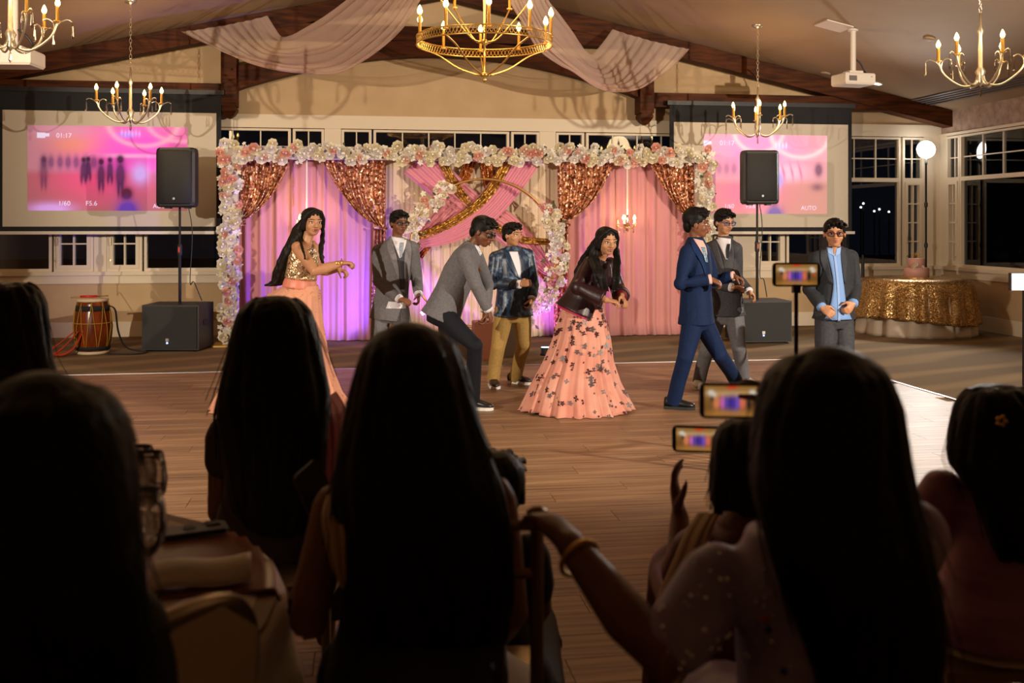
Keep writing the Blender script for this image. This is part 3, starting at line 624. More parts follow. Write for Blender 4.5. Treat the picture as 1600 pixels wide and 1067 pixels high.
def swagc(lab, top0, top1, tie, belly, side, seed, m=ROSEG, Y=12.8, tail=None, tw=12):
    """sequin curtain: top0..top1 px at the rail, gathered to the tie point; side = which end hangs straight (0/1)"""
    rnd = random.Random(seed); ty = 246
    r = []
    def fn(u, v):
        xt = top0 + (top1 - top0) * u; k = (1 - u) if side == 1 else u     # k=1 at the free edge
        ex = tie[0] + (tw * (u - .5)); ey = tie[1] - (6 * k)
        cx = xt + (belly[0] - (top0 if side == 1 else top1)) * k ** 1.0; cy = ty + (belly[1] - ty) * (.75 + .25 * k)
        cx = xt * (1 - k) + belly[0] * k if k > .02 else xt
        px = (1 - v) ** 2 * xt + 2 * v * (1 - v) * cx + v * v * ex; py = (1 - v) ** 2 * ty + 2 * v * (1 - v) * cy + v * v * ey
        p = onY(px, py, Y); p.y += .022 * math.sin(u * 2 * math.pi * 8 + seed) * (1.1 - .4 * v) + .012 * math.sin(u * 37 + v * 5); return p
    o = empty('sequin_curtain', onY(tie[0], tie[1], Y), lab, 'curtain', 'rose gold sequin tie-backs')
    MB().grid(fn, 72, 26).build('gathered_cloth', m, o, True, solid=.004)
    q = onY(tie[0], tie[1] - 1, Y); MB().tube([q + Vector((.085 * math.cos(a), .06 * math.sin(a), .012 * math.sin(a * 2))) for a in [i * math.pi / 10 for i in range(21)]], .013, 7).build('tie_band', m, o, True)
    if tail:
        t0 = onY(tie[0], tie[1], Y)
        def ft(u, v):
            hw = (.06 + .03 * math.sin(v * 2.6)) ; return (t0.x + (u - .5) * 2 * hw + tail * v, Y + .04 * math.sin(u * 2 * math.pi * 3 + v * 2), t0.z + (.02 - t0.z) * v)
        MB().grid(ft, 24, 20).build('hanging_tail', m, o, True, solid=.004)
swagc('rose gold sequin curtain gathered to the white flower column beside the subwoofer by the drum', 374, 458, (372, 351), (420, 330), 0, 1, tw=10)
swagc('rose gold sequin curtain tied beside the cream panel, above the boy in grey suit', 502, 603, (594, 358), (540, 330), 1, 2, tail=-.03)
swagc('rose gold sequin curtain tied between the flower hoop and the small lit chandelier', 871, 962, (880, 352), (935, 325), 0, 3, tail=-.04)
swagc('rose gold sequin curtain gathered to the flower column by the pale pink screen', 1010, 1092, (1084, 352), (1050, 325), 1, 4, tail=.0)

def scarf(lab, path, widths, m, Y, folds, seed, amp=.02, grp='crossed scarves on the backdrop'):
    C = bez([onY(x, y, Y) for x, y in path], 8); W = widths
    def fn(u, v):
        t = v * .9999; p = samp(C, t); q = samp(C, min(1, t + .02)); o = samp(C, max(0, t - .02)); d = (q - o).normalized(); nn = Vector((d.z, 0, -d.x))
        k = t * (len(W) - 1); i = min(int(k), len(W) - 2); wd = (W[i] + (W[i + 1] - W[i]) * (k - i)) * .0084
        return p + nn * ((u - .5) * wd) + Vector((0, amp * math.sin(u * folds * 2 * math.pi + seed) - .03 * math.sin(math.pi * u), 0))
    MB().grid(fn, folds * 8, 40).build('crossed_scarf', m, None, True, lab, 'scarf', grp, solid=.003)
scarf('copper sequin scarf slanting behind the hoop down to the boy in grey suit', [(735, 250), (722, 285), (700, 325), (676, 370), (655, 402)], [20, 17, 16, 14, 10], COPS, 12.93, 3, 0)
scarf('copper sequin scarf hanging from the flower bar down behind the boy in patterned jacket', [(760, 250), (765, 285), (776, 325), (795, 365), (825, 405), (858, 440)], [26, 20, 18, 16, 12, 8], COPS, 12.92, 3, 1)
scarf('pink scarf falling from the top across to the lower flowers of the hoop', [(652, 248), (690, 285), (735, 322), (785, 352), (825, 390), (858, 425)], [62, 52, 46, 48, 42, 16], SATIN, 12.89, 6, 2)
scarf('pink scarf hanging behind the hoop flowers beside the boy in glasses', [(730, 300), (700, 330), (672, 360), (648, 392)], [34, 32, 28, 12], SATIN, 12.90, 4, 3)
scarf('gold sequin scarf from the top bar to the crossing point of the hoop', [(690, 250), (705, 280), (722, 305), (738, 328)], [14, 13, 13, 12], GOLDS, 12.85, 2, 4)
scarf('wide pink scarf swept from the top bar across the hoop flowers', [(818, 248), (790, 290), (755, 330), (705, 362), (652, 378)], [52, 48, 44, 34, 18], SATIN, 12.82, 6, 5)
scarf('gold sequin scarf swept beside the wide pink scarf across the hoop', [(793, 250), (772, 290), (748, 318), (712, 344), (680, 360), (647, 371)], [16, 15, 14, 13, 12, 10], GOLDS, 12.77, 2, 6)
scarf('gold sequin scarf running level from behind the patterned jacket to the hoop flowers', [(770, 350), (792, 365), (818, 375), (860, 378)], [12, 12, 11, 10], GOLDS, 12.80, 2, 7)

# flowers ---------------------------------------------------------
def rose_mesh(name, m, seed, k=2):
    rnd = random.Random(seed); mb = MB()
    mb.ell((0, -.35, 0), (.28, .42, .28), None, 7, 4)
    for ring, (n_, rad, y0) in enumerate(((4, .36, -.52), (5, .58, -.40), (6, .82, -.22), (7, 1.02, .0))[:k + 2]):
        for i in range(n_):
            a = i * 2 * math.pi / n_ + ring * .55 + rnd.uniform(-.12, .12); hw = 3.5 / n_; V = []
            for q, (kr, ky) in enumerate(((.55, .38), (1.0, .12), (.94 + .05 * ring, .0))):
                for sx in (-1, 0, 1):
                    aa = a + sx * hw * (.8, 1.0, .78)[q]; rr = rad * kr * (1.05 if sx == 0 else .93); V.append(Vector((rr * math.cos(aa), y0 + ky + (.06 if sx and q == 2 else 0), rr * math.sin(aa))))
            mb.add(V, [(0, 1, 4, 3), (1, 2, 5, 4), (3, 4, 7, 6), (4, 5, 8, 7)])
    return mb.mesh(name, m, smooth=True)
def fl(name, a, b): return mat(name, sRGB(a), .7, noise=((2, 2, 2), sRGB(b)))
FM = [fl('petal_cream', '#f4ecd2', '#ebdfbe'), fl('petal_white', '#f6f1e8', '#ece4d6'), fl('petal_blush', '#eba994', '#ecbca8')]
ROSES = [rose_mesh('rose', FM[i], 10 * i + j, 2) for i in range(3) for j in range(2)]
LEAF = mat('flower_leaf', sRGB('#4c5a2c'), .6, noise=((30, 30, 30), sRGB('#36421f')))
def put_rose(par, p, s, rnd, face=Vector((0, -1, 0))):
    k = rnd.choices(range(6), (26, 26, 22, 22, 16, 16))[0]; o = addobj('rose', ROSES[k], par, Vector(p) - origin(par)); o.scale = (s, s, s)
    n_ = (face + Vector((rnd.uniform(-.5, .5), rnd.uniform(-.2, .2), rnd.uniform(-.5, .4)))).normalized()
    o.rotation_euler = n_.to_track_quat('-Y', 'Z').to_euler(); o.rotation_euler.rotate_axis('Y', rnd.uniform(0, 6))
def blossom(mb, p, s, rnd):
    n_ = Vector((rnd.uniform(-.7, .7), -1, rnd.uniform(-.7, .7))).normalized(); x = n_.orthogonal().normalized(); y = n_.cross(x); a0 = rnd.random() * 6
    for i in range(5):
        a = a0 + i * 1.2566; u = x * math.cos(a) + y * math.sin(a); t = y * math.cos(a) - x * math.sin(a)
        mb.add([p, p + u * s * .55 + t * s * .36 + n_ * s * .25, p + u * s + n_ * s * .1, p + u * s * .55 - t * s * .36 + n_ * s * .25], [(0, 1, 2, 3)])
def leaf(mb, p, s, rnd):
    u = Vector((rnd.uniform(-1, 1), rnd.uniform(-.8, .1), rnd.uniform(-1, 1))).normalized(); t = u.cross(Vector((0, -1, 0))).normalized()
    mb.add([p, p + u * s * .5 + t * s * .26, p + u * s, p + u * s * .5 - t * s * .26], [(0, 1, 2, 3)])
rnd = random.Random(5)
YF0 = 12.70
zt0, zt1 = 2.28, 2.50; xl, xr = onY(360, 350, YF0).x, onY(1098, 350, YF0).x
ff = empty('floral_arch', ((xl + xr) / 2, YF0, 0), 'rectangular backdrop frame covered in white, cream and blush roses', 'flower frame')
MB().box(xl - .09, xr + .09, YF0 - .04, YF0 + .14, zt0 + .03, zt1 - .03).box(xl - .09, xl + .09, YF0 - .04, YF0 + .14, 0.02, zt0 + .03).box(xr - .09, xr + .09, YF0 - .04, YF0 + .14, .02, zt0 + .03).build('foam_core', mat('foam_core', sRGB('#cfc7b4'), .9), ff)
for xx in (xl, xr): MB().box(xx - .2, xx + .2, YF0 - .2, YF0 + .2, 0, .02).build('base_plate', GOLD, ff)
sm = MB(); lm = MB()
def scatter(fn, n_, fill, lv, smin=.048, smax=.066):
    for i in range(n_): put_rose(ff, fn(rnd), rnd.uniform(smin, smax), rnd)
    for i in range(fill): blossom(sm, fn(rnd, 1), rnd.uniform(.03, .05), rnd)
    for i in range(lv): leaf(lm, fn(rnd, 1), rnd.uniform(.05, .09), rnd)
NB = 0
def bar(r, out=0):
    global NB
    NB += 1; t = (NB * .6180339) % 1 if not out else r.random(); zz = r.uniform(zt0 - .0, zt1 + .0)
    return Vector((xl - .14 + (xr - xl + .28) * t, YF0 - .07 - (.05 * math.cos((zz - (zt0 + zt1) / 2) / .16) if not out else .03 * r.random() - .02), zz + (r.uniform(-.03, .03) if out else 0)))
scatter(bar, 188, 150, 70)
for xc in (xl, xr):
    NC = [0]
    def colf(r, out=0, xc=xc, NC=NC):
        NC[0] += 1; dx = r.uniform(-.11, .11) * (1.15 if out else 1); return Vector((xc + dx, YF0 - .07 - .05 * math.cos(dx * 9) + (.06 * r.random() if out else 0), (lambda t: .08 + (zt0 - .1) * t)(NC[0] * .6180339 % 1 if not out else r.random())))
    scatter(colf, 56, 90, 30)
sm.build('filler_blossoms', mat('blossom_white', sRGB('#f2ecdf'), .7), ff, kind='stuff'); lm.build('leaves', LEAF, ff, kind='stuff')
# gold hoop with two flower sprays
YH = 12.55; hc = onY(757, 396, YH); hr = 116 * (YH / CS) / FPX * 1.0
hp = empty('flower_hoop', (hc.x, YH, 0), 'round gold hoop with rose sprays standing before the crossed scarves', 'hoop')
for dy in (0, .09): MB().tube([hc + Vector((hr * math.cos(a), dy, hr * math.sin(a))) for a in [i * math.pi / 36 for i in range(73)]], .014, 8).build('hoop_ring', GOLD, hp, True)
MB().box(hc.x - .4, hc.x + .4, YH - .12, YH + .2, 0, .025).box(hc.x - .36, hc.x - .33, YH, YH + .06, .02, hc.z - hr + .16).box(hc.x + .33, hc.x + .36, YH, YH + .06, .02, hc.z - hr + .16).build('hoop_stand', GOLD, hp)
sm = MB(); lm = MB()
for a0, a1, n_ in ((38, -62, 62), (116, 196, 30), (222, 246, 14)):
    for i in range(n_):
        a = math.radians(a0 + (a1 - a0) * (i + .5) / n_); rr = hr + rnd.uniform(-.11, .11)
        p = hc + Vector((rr * math.cos(a), -.05 - rnd.uniform(0, .05), rr * math.sin(a))); put_rose(hp, p, rnd.uniform(.04, .062), rnd)
        for _ in range(1):
            rr = hr + rnd.uniform(-.14, .14); blossom(sm, hc + Vector((rr * math.cos(a), -.03 - rnd.uniform(0, .08), rr * math.sin(a))), rnd.uniform(.025, .045), rnd)
        if i % 2: rr = hr + rnd.uniform(-.16, .17); leaf(lm, hc + Vector((rr * math.cos(a), -.04, rr * math.sin(a))), rnd.uniform(.05, .1), rnd)
sm.build('filler_blossoms', MATS['blossom_white'], hp, kind='stuff'); lm.build('leaves', LEAF, hp, kind='stuff')
# small crystal pendants in the side panels
for px, lab in ((479, 'small crystal chandelier glowing behind the head of the girl in peach'), (980, 'small crystal chandelier glowing on the pink panel beside the girl in maroon jacket')):
    c = onY(px, 352, 12.72); Z = Vector((0, 0, 1)); r = empty('pendant_chandelier', c, lab, 'chandelier', 'small chandeliers on the pink panels')
    MB().lathe(c, [(.003, -.09), (.02, -.07), (.012, -.03), (.04, 0), (.012, .05), (.025, .09), (.008, .14)], 10).build('stem', CRYS, r, True)
    MB().tube([c + Z * .14, Vector((c.x, c.y, 2.3))], .012, 8).build('beaded_cord', mat('pearl', sRGB('#e8d3c0'), .3), r)
    for i in range(5):
        a = -math.pi / 2 + .6 + i * 2 * math.pi / 5; u = Vector((math.cos(a), math.sin(a), 0))
        s = MB().tube(bez([c + Z * .0, c + u * .06 - Z * .04, c + u * .12 - Z * .01, c + u * .125 + Z * .03], 4), .006, 6).build('arm', GOLD, r, True)
        MB().lathe(c + u * .125 + Z * .02, [(.03, 0), (.012, .012), (.010, .05)], 8).build('candle_sleeve', mat('pearl'), s, True)
        if i in (0, 2, 4): bulb_mb(c + u * .125 + Z * .07, 1.1).build('bulb', BULB, s, True)
        MB().lathe(c + u * .10 - Z * .1, [(.001, 0), (.01, .02), (.002, .06)], 6).build('crystal_drop', CRYS, s)
    point('pendant_glow', c + Z * .10 - Vector((0, .12, 0)), 5, (1, .72, .4), .05)
# pedestals under the hoop and two LED uplights
def plinth(px, py, w_, h_, m, lab):
    b = onZ(px, py, 0); r = empty('plinth', b, lab, 'plinth', 'low plinths by the hoop')
    MB().rings([[b + Vector((sx * k, sy * k, z)) for sx, sy in ((-1, -1), (1, -1), (1, 1), (-1, 1))] for k, z in ((w_ / 2, .0), (w_ / 2, h_ - .01), (w_ / 2 - .01, h_))]).build('block', m, r, fix=True)
    MB().box(b.x - w_ / 2 - .008, b.x + w_ / 2 + .008, b.y - w_ / 2 - .008, b.y + w_ / 2 + .008, .0, .03).build('foot', m, r)
plinth(758, 560, .27, .42, mat('plinth_pink', sRGB('#d79a90'), .6), 'pink box plinth behind the bending boy')
plinth(797, 556, .2, .40, mat('plinth_grey', sRGB('#8d8580'), .6), 'grey box plinth behind the legs of the boy in khaki trousers')
plinth(716, 557, .2, .34, mat('plinth_grey'), 'grey box plinth behind the knees of the bending boy')
for px, py, lab in ((664, 527, 'small LED uplight glowing blue at the foot of the hoop'), (600, 541, 'small LED uplight on the carpet behind the boy in grey suit'), (852, 541, 'small LED uplight on the carpet behind the floral skirt')):
    b = onZ(px, py + 14, 0); r = empty('uplight', b, lab, 'uplight', 'LED uplights')
    MB().lathe(b, [(.06, 0), (.06, .02), (.05, .03), (.055, .09), (.05, .09)], 14).build('can', BLACK, r, True)
    MB().lathe(b, [(.048, .088), (.048, .094)], 14).build('lens', mat('uplight_lens', (.2, .4, 1), emit=(.15, .35, 1), estr=8), r)
# ---------------------------------------------------------------- drum, cake table, stands
b = onZ(145, 552, 0); Z = Vector((0, 0, 1)); h = .64
r = empty('dholak_drum', b, 'brown barrel hand drum standing on end with ropes and orange tassels', 'drum')
DW = mat('drum_wood', sRGB('#8a3a12'), .25, noise=((12, 12, 3), sRGB('#5a220a'), 4)); ROPE = mat('yellow_rope', sRGB('#a87d22'), .8); SKIN_D = mat('drum_skin', sRGB('#d8c8a8'), .7)
prof = [(.155, .015), (.175, .06), (.198, .2), (.205, .32), (.19, .46), (.168, .58), (.160, .625)]
MB().lathe(b, prof, 28).build('shell', DW, r, True)
for z, rr in ((.0, .172), (.60, .166)): MB().lathe(b + Z * z, [(rr - .015, 0), (rr + .006, .006), (rr + .008, .03), (rr - .012, .036)], 28).build('hoop', SKIN_D, r, True)
MB().lathe(b, [(.153, .632), (.08, .64), (.002, .641)], 28).build('drum_head', SKIN_D, r, True)
for z0, z1, k in ((.50, .56, 3), (.05, .09, 1)): MB().lathe(b, [(.190 if z0 > .3 else .186, z0), (.182 if z0 > .3 else .192, z1)], 28, caps=False).build('black_band', BLACKCLOTH, r, True, solid=.004)
mb = MB(); N_ = 9
rz = lambda z: np.interp(z, [q[1] for q in prof], [q[0] for q in prof]) + .008
for i in range(N_ * 2):
    a, c = i * math.pi / N_, (i + 1) * math.pi / N_; z0, z1 = (.60, .03) if i % 2 == 0 else (.03, .60)
    mb.tube([b + Vector((rz(z0 + (z1 - z0) * t) * math.cos(a + (c - a) * t), rz(z0 + (z1 - z0) * t) * math.sin(a + (c - a) * t), z0 + (z1 - z0) * t)) for t in (0, .25, .5, .75, 1)], .005, 5)
mb.tube([b + Vector((rz(.36) * math.cos(a), rz(.36) * math.sin(a), .36)) for a in [i * math.pi / 14 for i in range(29)]], .006, 5); mb.build('ropes', ROPE, r, True, kind='stuff')
q = b + Vector((.19, -.02, .55)); MB().tube(bez([q, q + Vector((.07, -.03, -.05)), q + Vector((.11, -.05, -.3)), q + Vector((.2, -.06, -.48)), q + Vector((.42, -.08, -.535)), q + Vector((.3, -.2, -.54)), q + Vector((.0, -.2, -.53))], 8), .018, 6, flat=.3).build('strap', BLACKCLOTH, r, True)
OT = mat('orange_tassel', sRGB('#a5361a'), .9)
for sx in (-.14, -.26, -.36):
    q = b + Vector((sx * .4, -.19, .28)); MB().tube(bez([q, b + Vector((sx, -.24, .1)), b + Vector((sx - .1, -.27, .03)), b + Vector((sx - .2, -.26, .03))], 6), [.010 + .02 * min(1, i / 14) for i in range(19)], 7, flat=.6).build('tassel', OT, r, True)
s = MB().tube([b + Vector((-.24, -.02, .652)), b + Vector((.16, .05, .662))], .008, 8); s.build('drum_stick', mat('stick_wood', sRGB('#b08a5a'), .5), None, True, 'thin wooden stick lying across the top of the drum', 'stick')
MB().tube([b + Vector((-.12, -.07, .664)), b + Vector((.06, -.05, .666))], .014, 10).build('red_marker', mat('red_marker', sRGB('#c8201a'), .4), None, True, 'red stick lying on top of the drum', 'stick')
# cake table
c = onZ(1466, 527, 0); c = Vector((c.x, c.y + .56, 0)); R = .70
t = empty('cake_table', c, 'round table in the window corner under a gold sequin cloth', 'table')
MB().lathe(c + Z * .725, [(R - .02, 0), (R, .008), (R, .018), (R - .01, .022)], 40).build('table_top', mat('ply', (.3, .2, .12), .6), t)
for a in (.8, 2.4, 4.0, 5.5): MB().tube([c + Vector((.45 * math.cos(a), .45 * math.sin(a), .726)), c + Vector((.52 * math.cos(a), .52 * math.sin(a), 0))], .015, 8).build('leg', CHROME, t)
def cloth(c, R, ztop, hem, flare, nf, amp, seed, ang=0, zfun=None, top=True):
    rnd = random.Random(seed); ph = rnd.random() * 6
    def fn(u, v):
        a = u * 2 * math.pi; k = math.sin(a * nf + ph + 1.2 * math.sin(a * 3)) * .7 + .3 * math.sin(a * nf * 1.7 + 1)
        if v < .3: rr = R * v / .3; return c + Vector((rr * math.cos(a), rr * math.sin(a), ztop))
        w_ = (v - .3) / .7; hz = hem + (zfun(a) if zfun else 0); z = ztop - (ztop - hz) * w_ ** .9 - .004
        rr = R + .012 + flare * w_ + amp * k * min(1, w_ * 2.2); return c + Vector((rr * math.cos(a), rr * math.sin(a), z))
    return MB().grid(fn, 150, 22, closed=True)
wc = cloth(c, R, .752, .004, .06, 17, .030, 3); wc.build('under_cloth', mat('ivory_cloth', sRGB('#cdbfae'), .8, bump=((60, 60, 60), .2)), t, True, solid=.003)
GC = sequin('gold_table_sequins', sRGB('#caa062'), sRGB('#9a7440'), 110, .55, .3)
cloth(c, R + .018, .758, .20, .09, 19, .034, 8, zfun=lambda a: .05 * math.sin(a * 2 + .4)).build('sequin_cloth', GC, t, True, solid=.003)
# cake
k = empty('cake', c + Vector((-.05, -.12, .762)), 'two-tier blush pink cake with a gold topper on the gold sequin table', 'cake'); kb = origin(k)
CK = mat('blush_icing', sRGB('#c99a8c'), .5)
MB().lathe(kb, [(.21, 0), (.21, .012)], 30).build('cake_board', GOLD, k)
MB().lathe(kb, [(.165, .012), (.165, .135), (.155, .145), (.01, .147)], 32).build('lower_tier', CK, k, True)
MB().lathe(kb, [(.11, .146), (.11, .262), (.102, .27), (.01, .272)], 28).build('upper_tier', CK, k, True)
mb = MB()
for i in range(7):
    a = math.radians(20 + i * 23); u = Vector((math.cos(a), -.1 + .06 * (i % 2), math.sin(a))); q = kb + Vector((0, 0, .272)); mb.tube([q, q + u * .06, q + u * (.085 + .02 * (i % 2))], [.003, .012, .002], 6, flat=.4)
mb.build('topper', GOLD, k, True)
for i, (dx, dz) in enumerate(((-.10, .17), (-.07, .19), (-.12, .15), (.02, .15))):
    o = addobj('sugar_rose', ROSES[(i * 2) % 4], k, (dx, -.125, dz)); o.scale = (.025, .025, .025)
# strobe on a stand in the corner
s0 = Vector((8.285, 13.6, 0)); r = empty('strobe_light', s0, 'bright studio strobe on a black stand in the window corner', 'strobe light')
MB().tube([s0 + Z * .08, s0 + Z * 2.40], .015, 10).build('column', mat('pole_black'), r)
for z in (1.15, 1.75): MB().lathe(s0 + Z * z, [(.02, 0), (.026, .01), (.026, .06), (.018, .07)], 10).build('clamp_knob', BLACK, r)
for a in (.9, 2.6, 5.2): MB().tube([s0 + Z * .5, s0 + Vector((.22 * math.cos(a), .22 * math.sin(a), .012))], .011, 8).build('leg', mat('pole_black'), r)
fd = (Vector((2.2, 6.4, .3)) - Vector((8.285, 13.6, 2.60))).normalized(); hx = fd.cross(Z).normalized(); hz = hx.cross(fd)
hcn = s0 + Z * 2.60
MB().lathe(hcn - fd * .30, [(.05, 0), (.065, .02), (.065, .2), (.10, .26)], 20, X=hx, Y=hz, Z=fd).build('lamp_head', BLACK, r, True)
MB().tube([s0 + Z * 2.38, hcn - fd * .15], .02, 8).build('bracket', BLACK, r)
MB().ell(hcn + fd * .0, (.13, .13, .05), (hx, hz, fd), 20, 10).build('diffuser', mat('strobe_glow', (1, 1, 1), emit=(1, .97, .92), estr=26), r, True)
# empty black tripod stand beside the boy in light blue shirt
s1 = onZ(1348, 510.5, 0); r = empty('tripod_stand', s1, 'thin black tripod stand on the carpet beside the gold table', 'stand')
MB().tube([s1 + Z * .1, s1 + Z * 1.05], .016, 8).build('column', mat('pole_black'), r)
MB().tube([s1 + Z * .55, s1 + Z * .95], .026, 8).build('outer_tube', mat('pole_black'), r)
for a in (.1, 2.2, 4.3): MB().tube([s1 + Z * .22, s1 + Vector((.21 * math.cos(a), .21 * math.sin(a), .012))], .014, 8).build('leg', mat('pole_black'), r)
MB().tube([s1 + Z * 1.0 - Vector((.06, 0, 0)), s1 + Z * 1.0 + Vector((.06, 0, 0))], .012, 8).build('cross_bar', mat('pole_black'), r)
# LED video light at the edge
s2 = at(1600, 440, 7.0); r = empty('led_panel_light', Vector((s2.x, s2.y, 0)), 'small bright white LED panel light on a thin stand beyond the hair clip woman', 'panel light')
MB().obox(s2, RGT, FWD, Z, .10, .02, .062).build('housing', BLACK, r)
MB().obox(s2 - FWD * .021, RGT, FWD, Z, .095, .003, .057).build('diffuser', mat('led_panel', (1, 1, 1), emit=(.9, .93, 1), estr=2.5), r)
MB().tube([Vector((s2.x, s2.y, .02)), s2 - Z * .06], .012, 8).build('stand', mat('pole_black'), r)
MB().lathe(Vector((s2.x, s2.y, 0)), [(.14, 0), (.14, .015), (.02, .025)], 16).build('base', mat('pole_black'), r)
# ---------------------------------------------------------------- guest table
tc_ = at(800, 350, 1.9) + RGT * (-1.27); c = Vector((tc_.x, tc_.y, 0)); R = .80
WC = mat('white_table_cloth', sRGB('#e4d8c4'), .85, bump=((90, 90, 90), .15))
t = empty('guest_table', c, 'round guest table with white cloth beside the dark haired guests', 'table')
MB().lathe(c + Z * .715, [(R - .02, 0), (R, .01), (R, .025)], 40).build('table_top', mat('ply'), t)
MB().lathe(c, [(.3, 0), (.3, .02), (.05, .05), (.05, .714)], 16).build('pedestal', mat('pole_black'), t)
cloth(c, R, .747, .25, .05, 13, .035, 21).build('table_cloth', WC, t, True, solid=.003)
COPPER = mat('copper_satin', sRGB('#8f4c1c'), .35, noise=((3, 3, 3), sRGB('#743a14')))
mb = MB(); ux = (RGT * .92 + FWD * .25).normalized(); uy = Vector((-ux.y, ux.x, 0))
def cop(u, v):
    s = -.82 + 1.64 * u; q = c + ux * s + uy * ((v - .5) * .42 + .14); z = .7515 + .002 * math.sin(u * 30 + v * 9)
    rr = math.hypot(q.x - c.x, q.y - c.y)
    if rr > R: z -= (rr - R) * 2.2
    return Vector((q.x, q.y, z))
mb.grid(cop, 60, 20).build('table_runner', COPPER, None, True, 'copper satin runner across the round guest table', 'runner', solid=.002)
ph = onZ(303, 832, .757); X = (RGT * .9 + FWD * .42).normalized(); Y = Vector((-X.y, X.x, 0))
p = empty('phone', ph, 'black phone lying face down on the copper runner', 'phone')
mb = MB(); mb.rings([[ph + X * (a * k) + Y * (b_ * k) + Z * z for a, b_ in ((-.07, -.038), (-.078, -.03), (-.078, .03), (-.07, .038), (.07, .038), (.078, .03), (.078, -.03), (.07, -.038))] for z, k in ((0, .96), (.003, 1), (.009, 1), (.012, .96))]); mb.build('case', BLACK, p, fix=True)
MB().obox(ph + X * .045 + Y * .015 + Z * .0135, X, Y, Z, .016, .016, .0018).build('camera_bump', GRILL, p)
MB().lathe(ph - X * .01, [(.016, .0122), (.016, .0135), (.012, .0135)], 16).build('ring_grip', GRILL, p)
# rolled napkin
n0, n1 = onZ(236, 905, .775), onZ(392, 890, .775); ax = (n1 - n0).normalized(); sd = ax.cross(Z).normalized()
mb = MB()
def nap(u, v):
    a = u * 2 * math.pi * 1.9; rr = .028 + .0035 * u * 2; return n0.lerp(n1, v) + sd * (rr * 1.2 * math.cos(a)) + Z * (rr * .75 * math.sin(a) + .004 * math.sin(v * 7) + .006)
mb.grid(nap, 40, 14).build('rolled_napkin', mat('napkin', sRGB('#e6dac6'), .85), None, True, 'rolled white napkin lying on the guest table beside the black phone', 'napkin', solid=.003)
GL = glassmat('clear_glass', (.97, .97, .97), .22)
WAT = glassmat('water', (.85, .85, .85), .10)
def wineglass(px, py, lab, s=1., fill=False):
    b = onZ(px, py, .755); r = empty('wine_glass', b, lab, 'wine glass', 'stemmed glasses on the guest table')
    MB().lathe(b, [(.034 * s, 0), (.034 * s, .003), (.006 * s, .008), (.005 * s, .07 * s)], 24).build('foot', GL, r, True)
    pr = [(.006, .068), (.025, .08), (.040, .105), (.044, .135), (.040, .17), (.034, .20), (.0325, .20), (.038, .17), (.042, .135), (.038, .107), (.022, .083), (.003, .075)]
    MB().lathe(b, [(a * s, z * s) for a, z in pr], 28, caps=False).build('bowl', GL, r, True)
    if fill: MB().lathe(b, [(.002, .077 * s), (.021 * s, .085 * s), (.036 * s, .108 * s), (.0385 * s, .12 * s)], 24).build('water', WAT, r, True)
wineglass(224, 930, 'empty wine glass standing in front of the rolled napkin', 1.05)
wineglass(232, 838, 'stemmed glass part filled with water near the far edge of the guest table', 1.0, True)
wineglass(216, 826, 'empty stemmed glass beside the water glass', 1.0)
# banquet chairs
CHG = mat('chair_gold', sRGB('#8a6a3c'), .35, .6); PAD = mat('chair_pad', sRGB('#c9b493'), .8)
def stool(base, face, lab):
    b = Vector(base); f = Vector(face).normalized(); x = Vector((f.y, -f.x, 0)); r = empty('banquet_stool', b, lab, 'stool', 'low banquet seats under the guests')
    for sx in (-1, 1):
        for sy in (-1, 1): MB().tube([b + x * (sx * .19) + f * (sy * .19), b + x * (sx * .19) + f * (sy * .19) + Z * .41], .014, 8).build('leg', CHG, r)
    MB().obox(b + Z * .415, x, f, Z, .21, .21, .012).build('seat_frame', CHG, r)
    MB().ell(b + Z * .43, (.2, .2, .022), (x, f, Z), 16, 8).build('cushion', PAD, r, True)
def chiavari(base, face, lab, padm=PAD):
    b = Vector(base); f = Vector(face).normalized(); x = Vector((f.y, -f.x, 0)); r = empty('banquet_chair', b, lab, 'chair', 'gold banquet chairs')
    for sx in (-1, 1):
        MB().tube([b + x * (sx * .19) - f * .2, b + x * (sx * .19) - f * .19 + Z * .45, b + x * (sx * .19) - f * .25 + Z * .92], .014, 8).build('rear_leg', CHG, r)
        MB().lathe(b + x * (sx * .19) - f * .25 + Z * .9, [(.014, 0), (.022, .012), (.022, .03), (.008, .04)], 10).build('finial', CHG, r, True)
        MB().tube([b + x * (sx * .2) + f * .2, b + x * (sx * .2) + f * .2 + Z * .45], .014, 8).build('front_leg', CHG, r)
        MB().tube([b + x * (sx * .2) + f * .2 + Z * .2, b + x * (sx * .19) - f * .195 + Z * .2], .009, 6).build('side_stretcher', CHG, r)
    for z in (.9, .80, .52): MB().tube([b - x * .19 - f * (.19 + (z - .45) * .128) + Z * z, b + x * .19 - f * (.19 + (z - .45) * .128) + Z * z], .011, 8).build('back_rail', CHG, r)
    for i in range(5): xx = -.12 + .06 * i; MB().tube([b + x * xx - f * .2 + Z * .52, b + x * xx - f * .245 + Z * .8], .007, 6).build('spindle', CHG, r)
    MB().obox(b + Z * .455, x, f, Z, .21, .21, .012).build('seat_frame', CHG, r)
    MB().ell(b + Z * .475, (.2, .2, .03), (x, f, Z), 16, 8).build('cushion', padm, r, True)
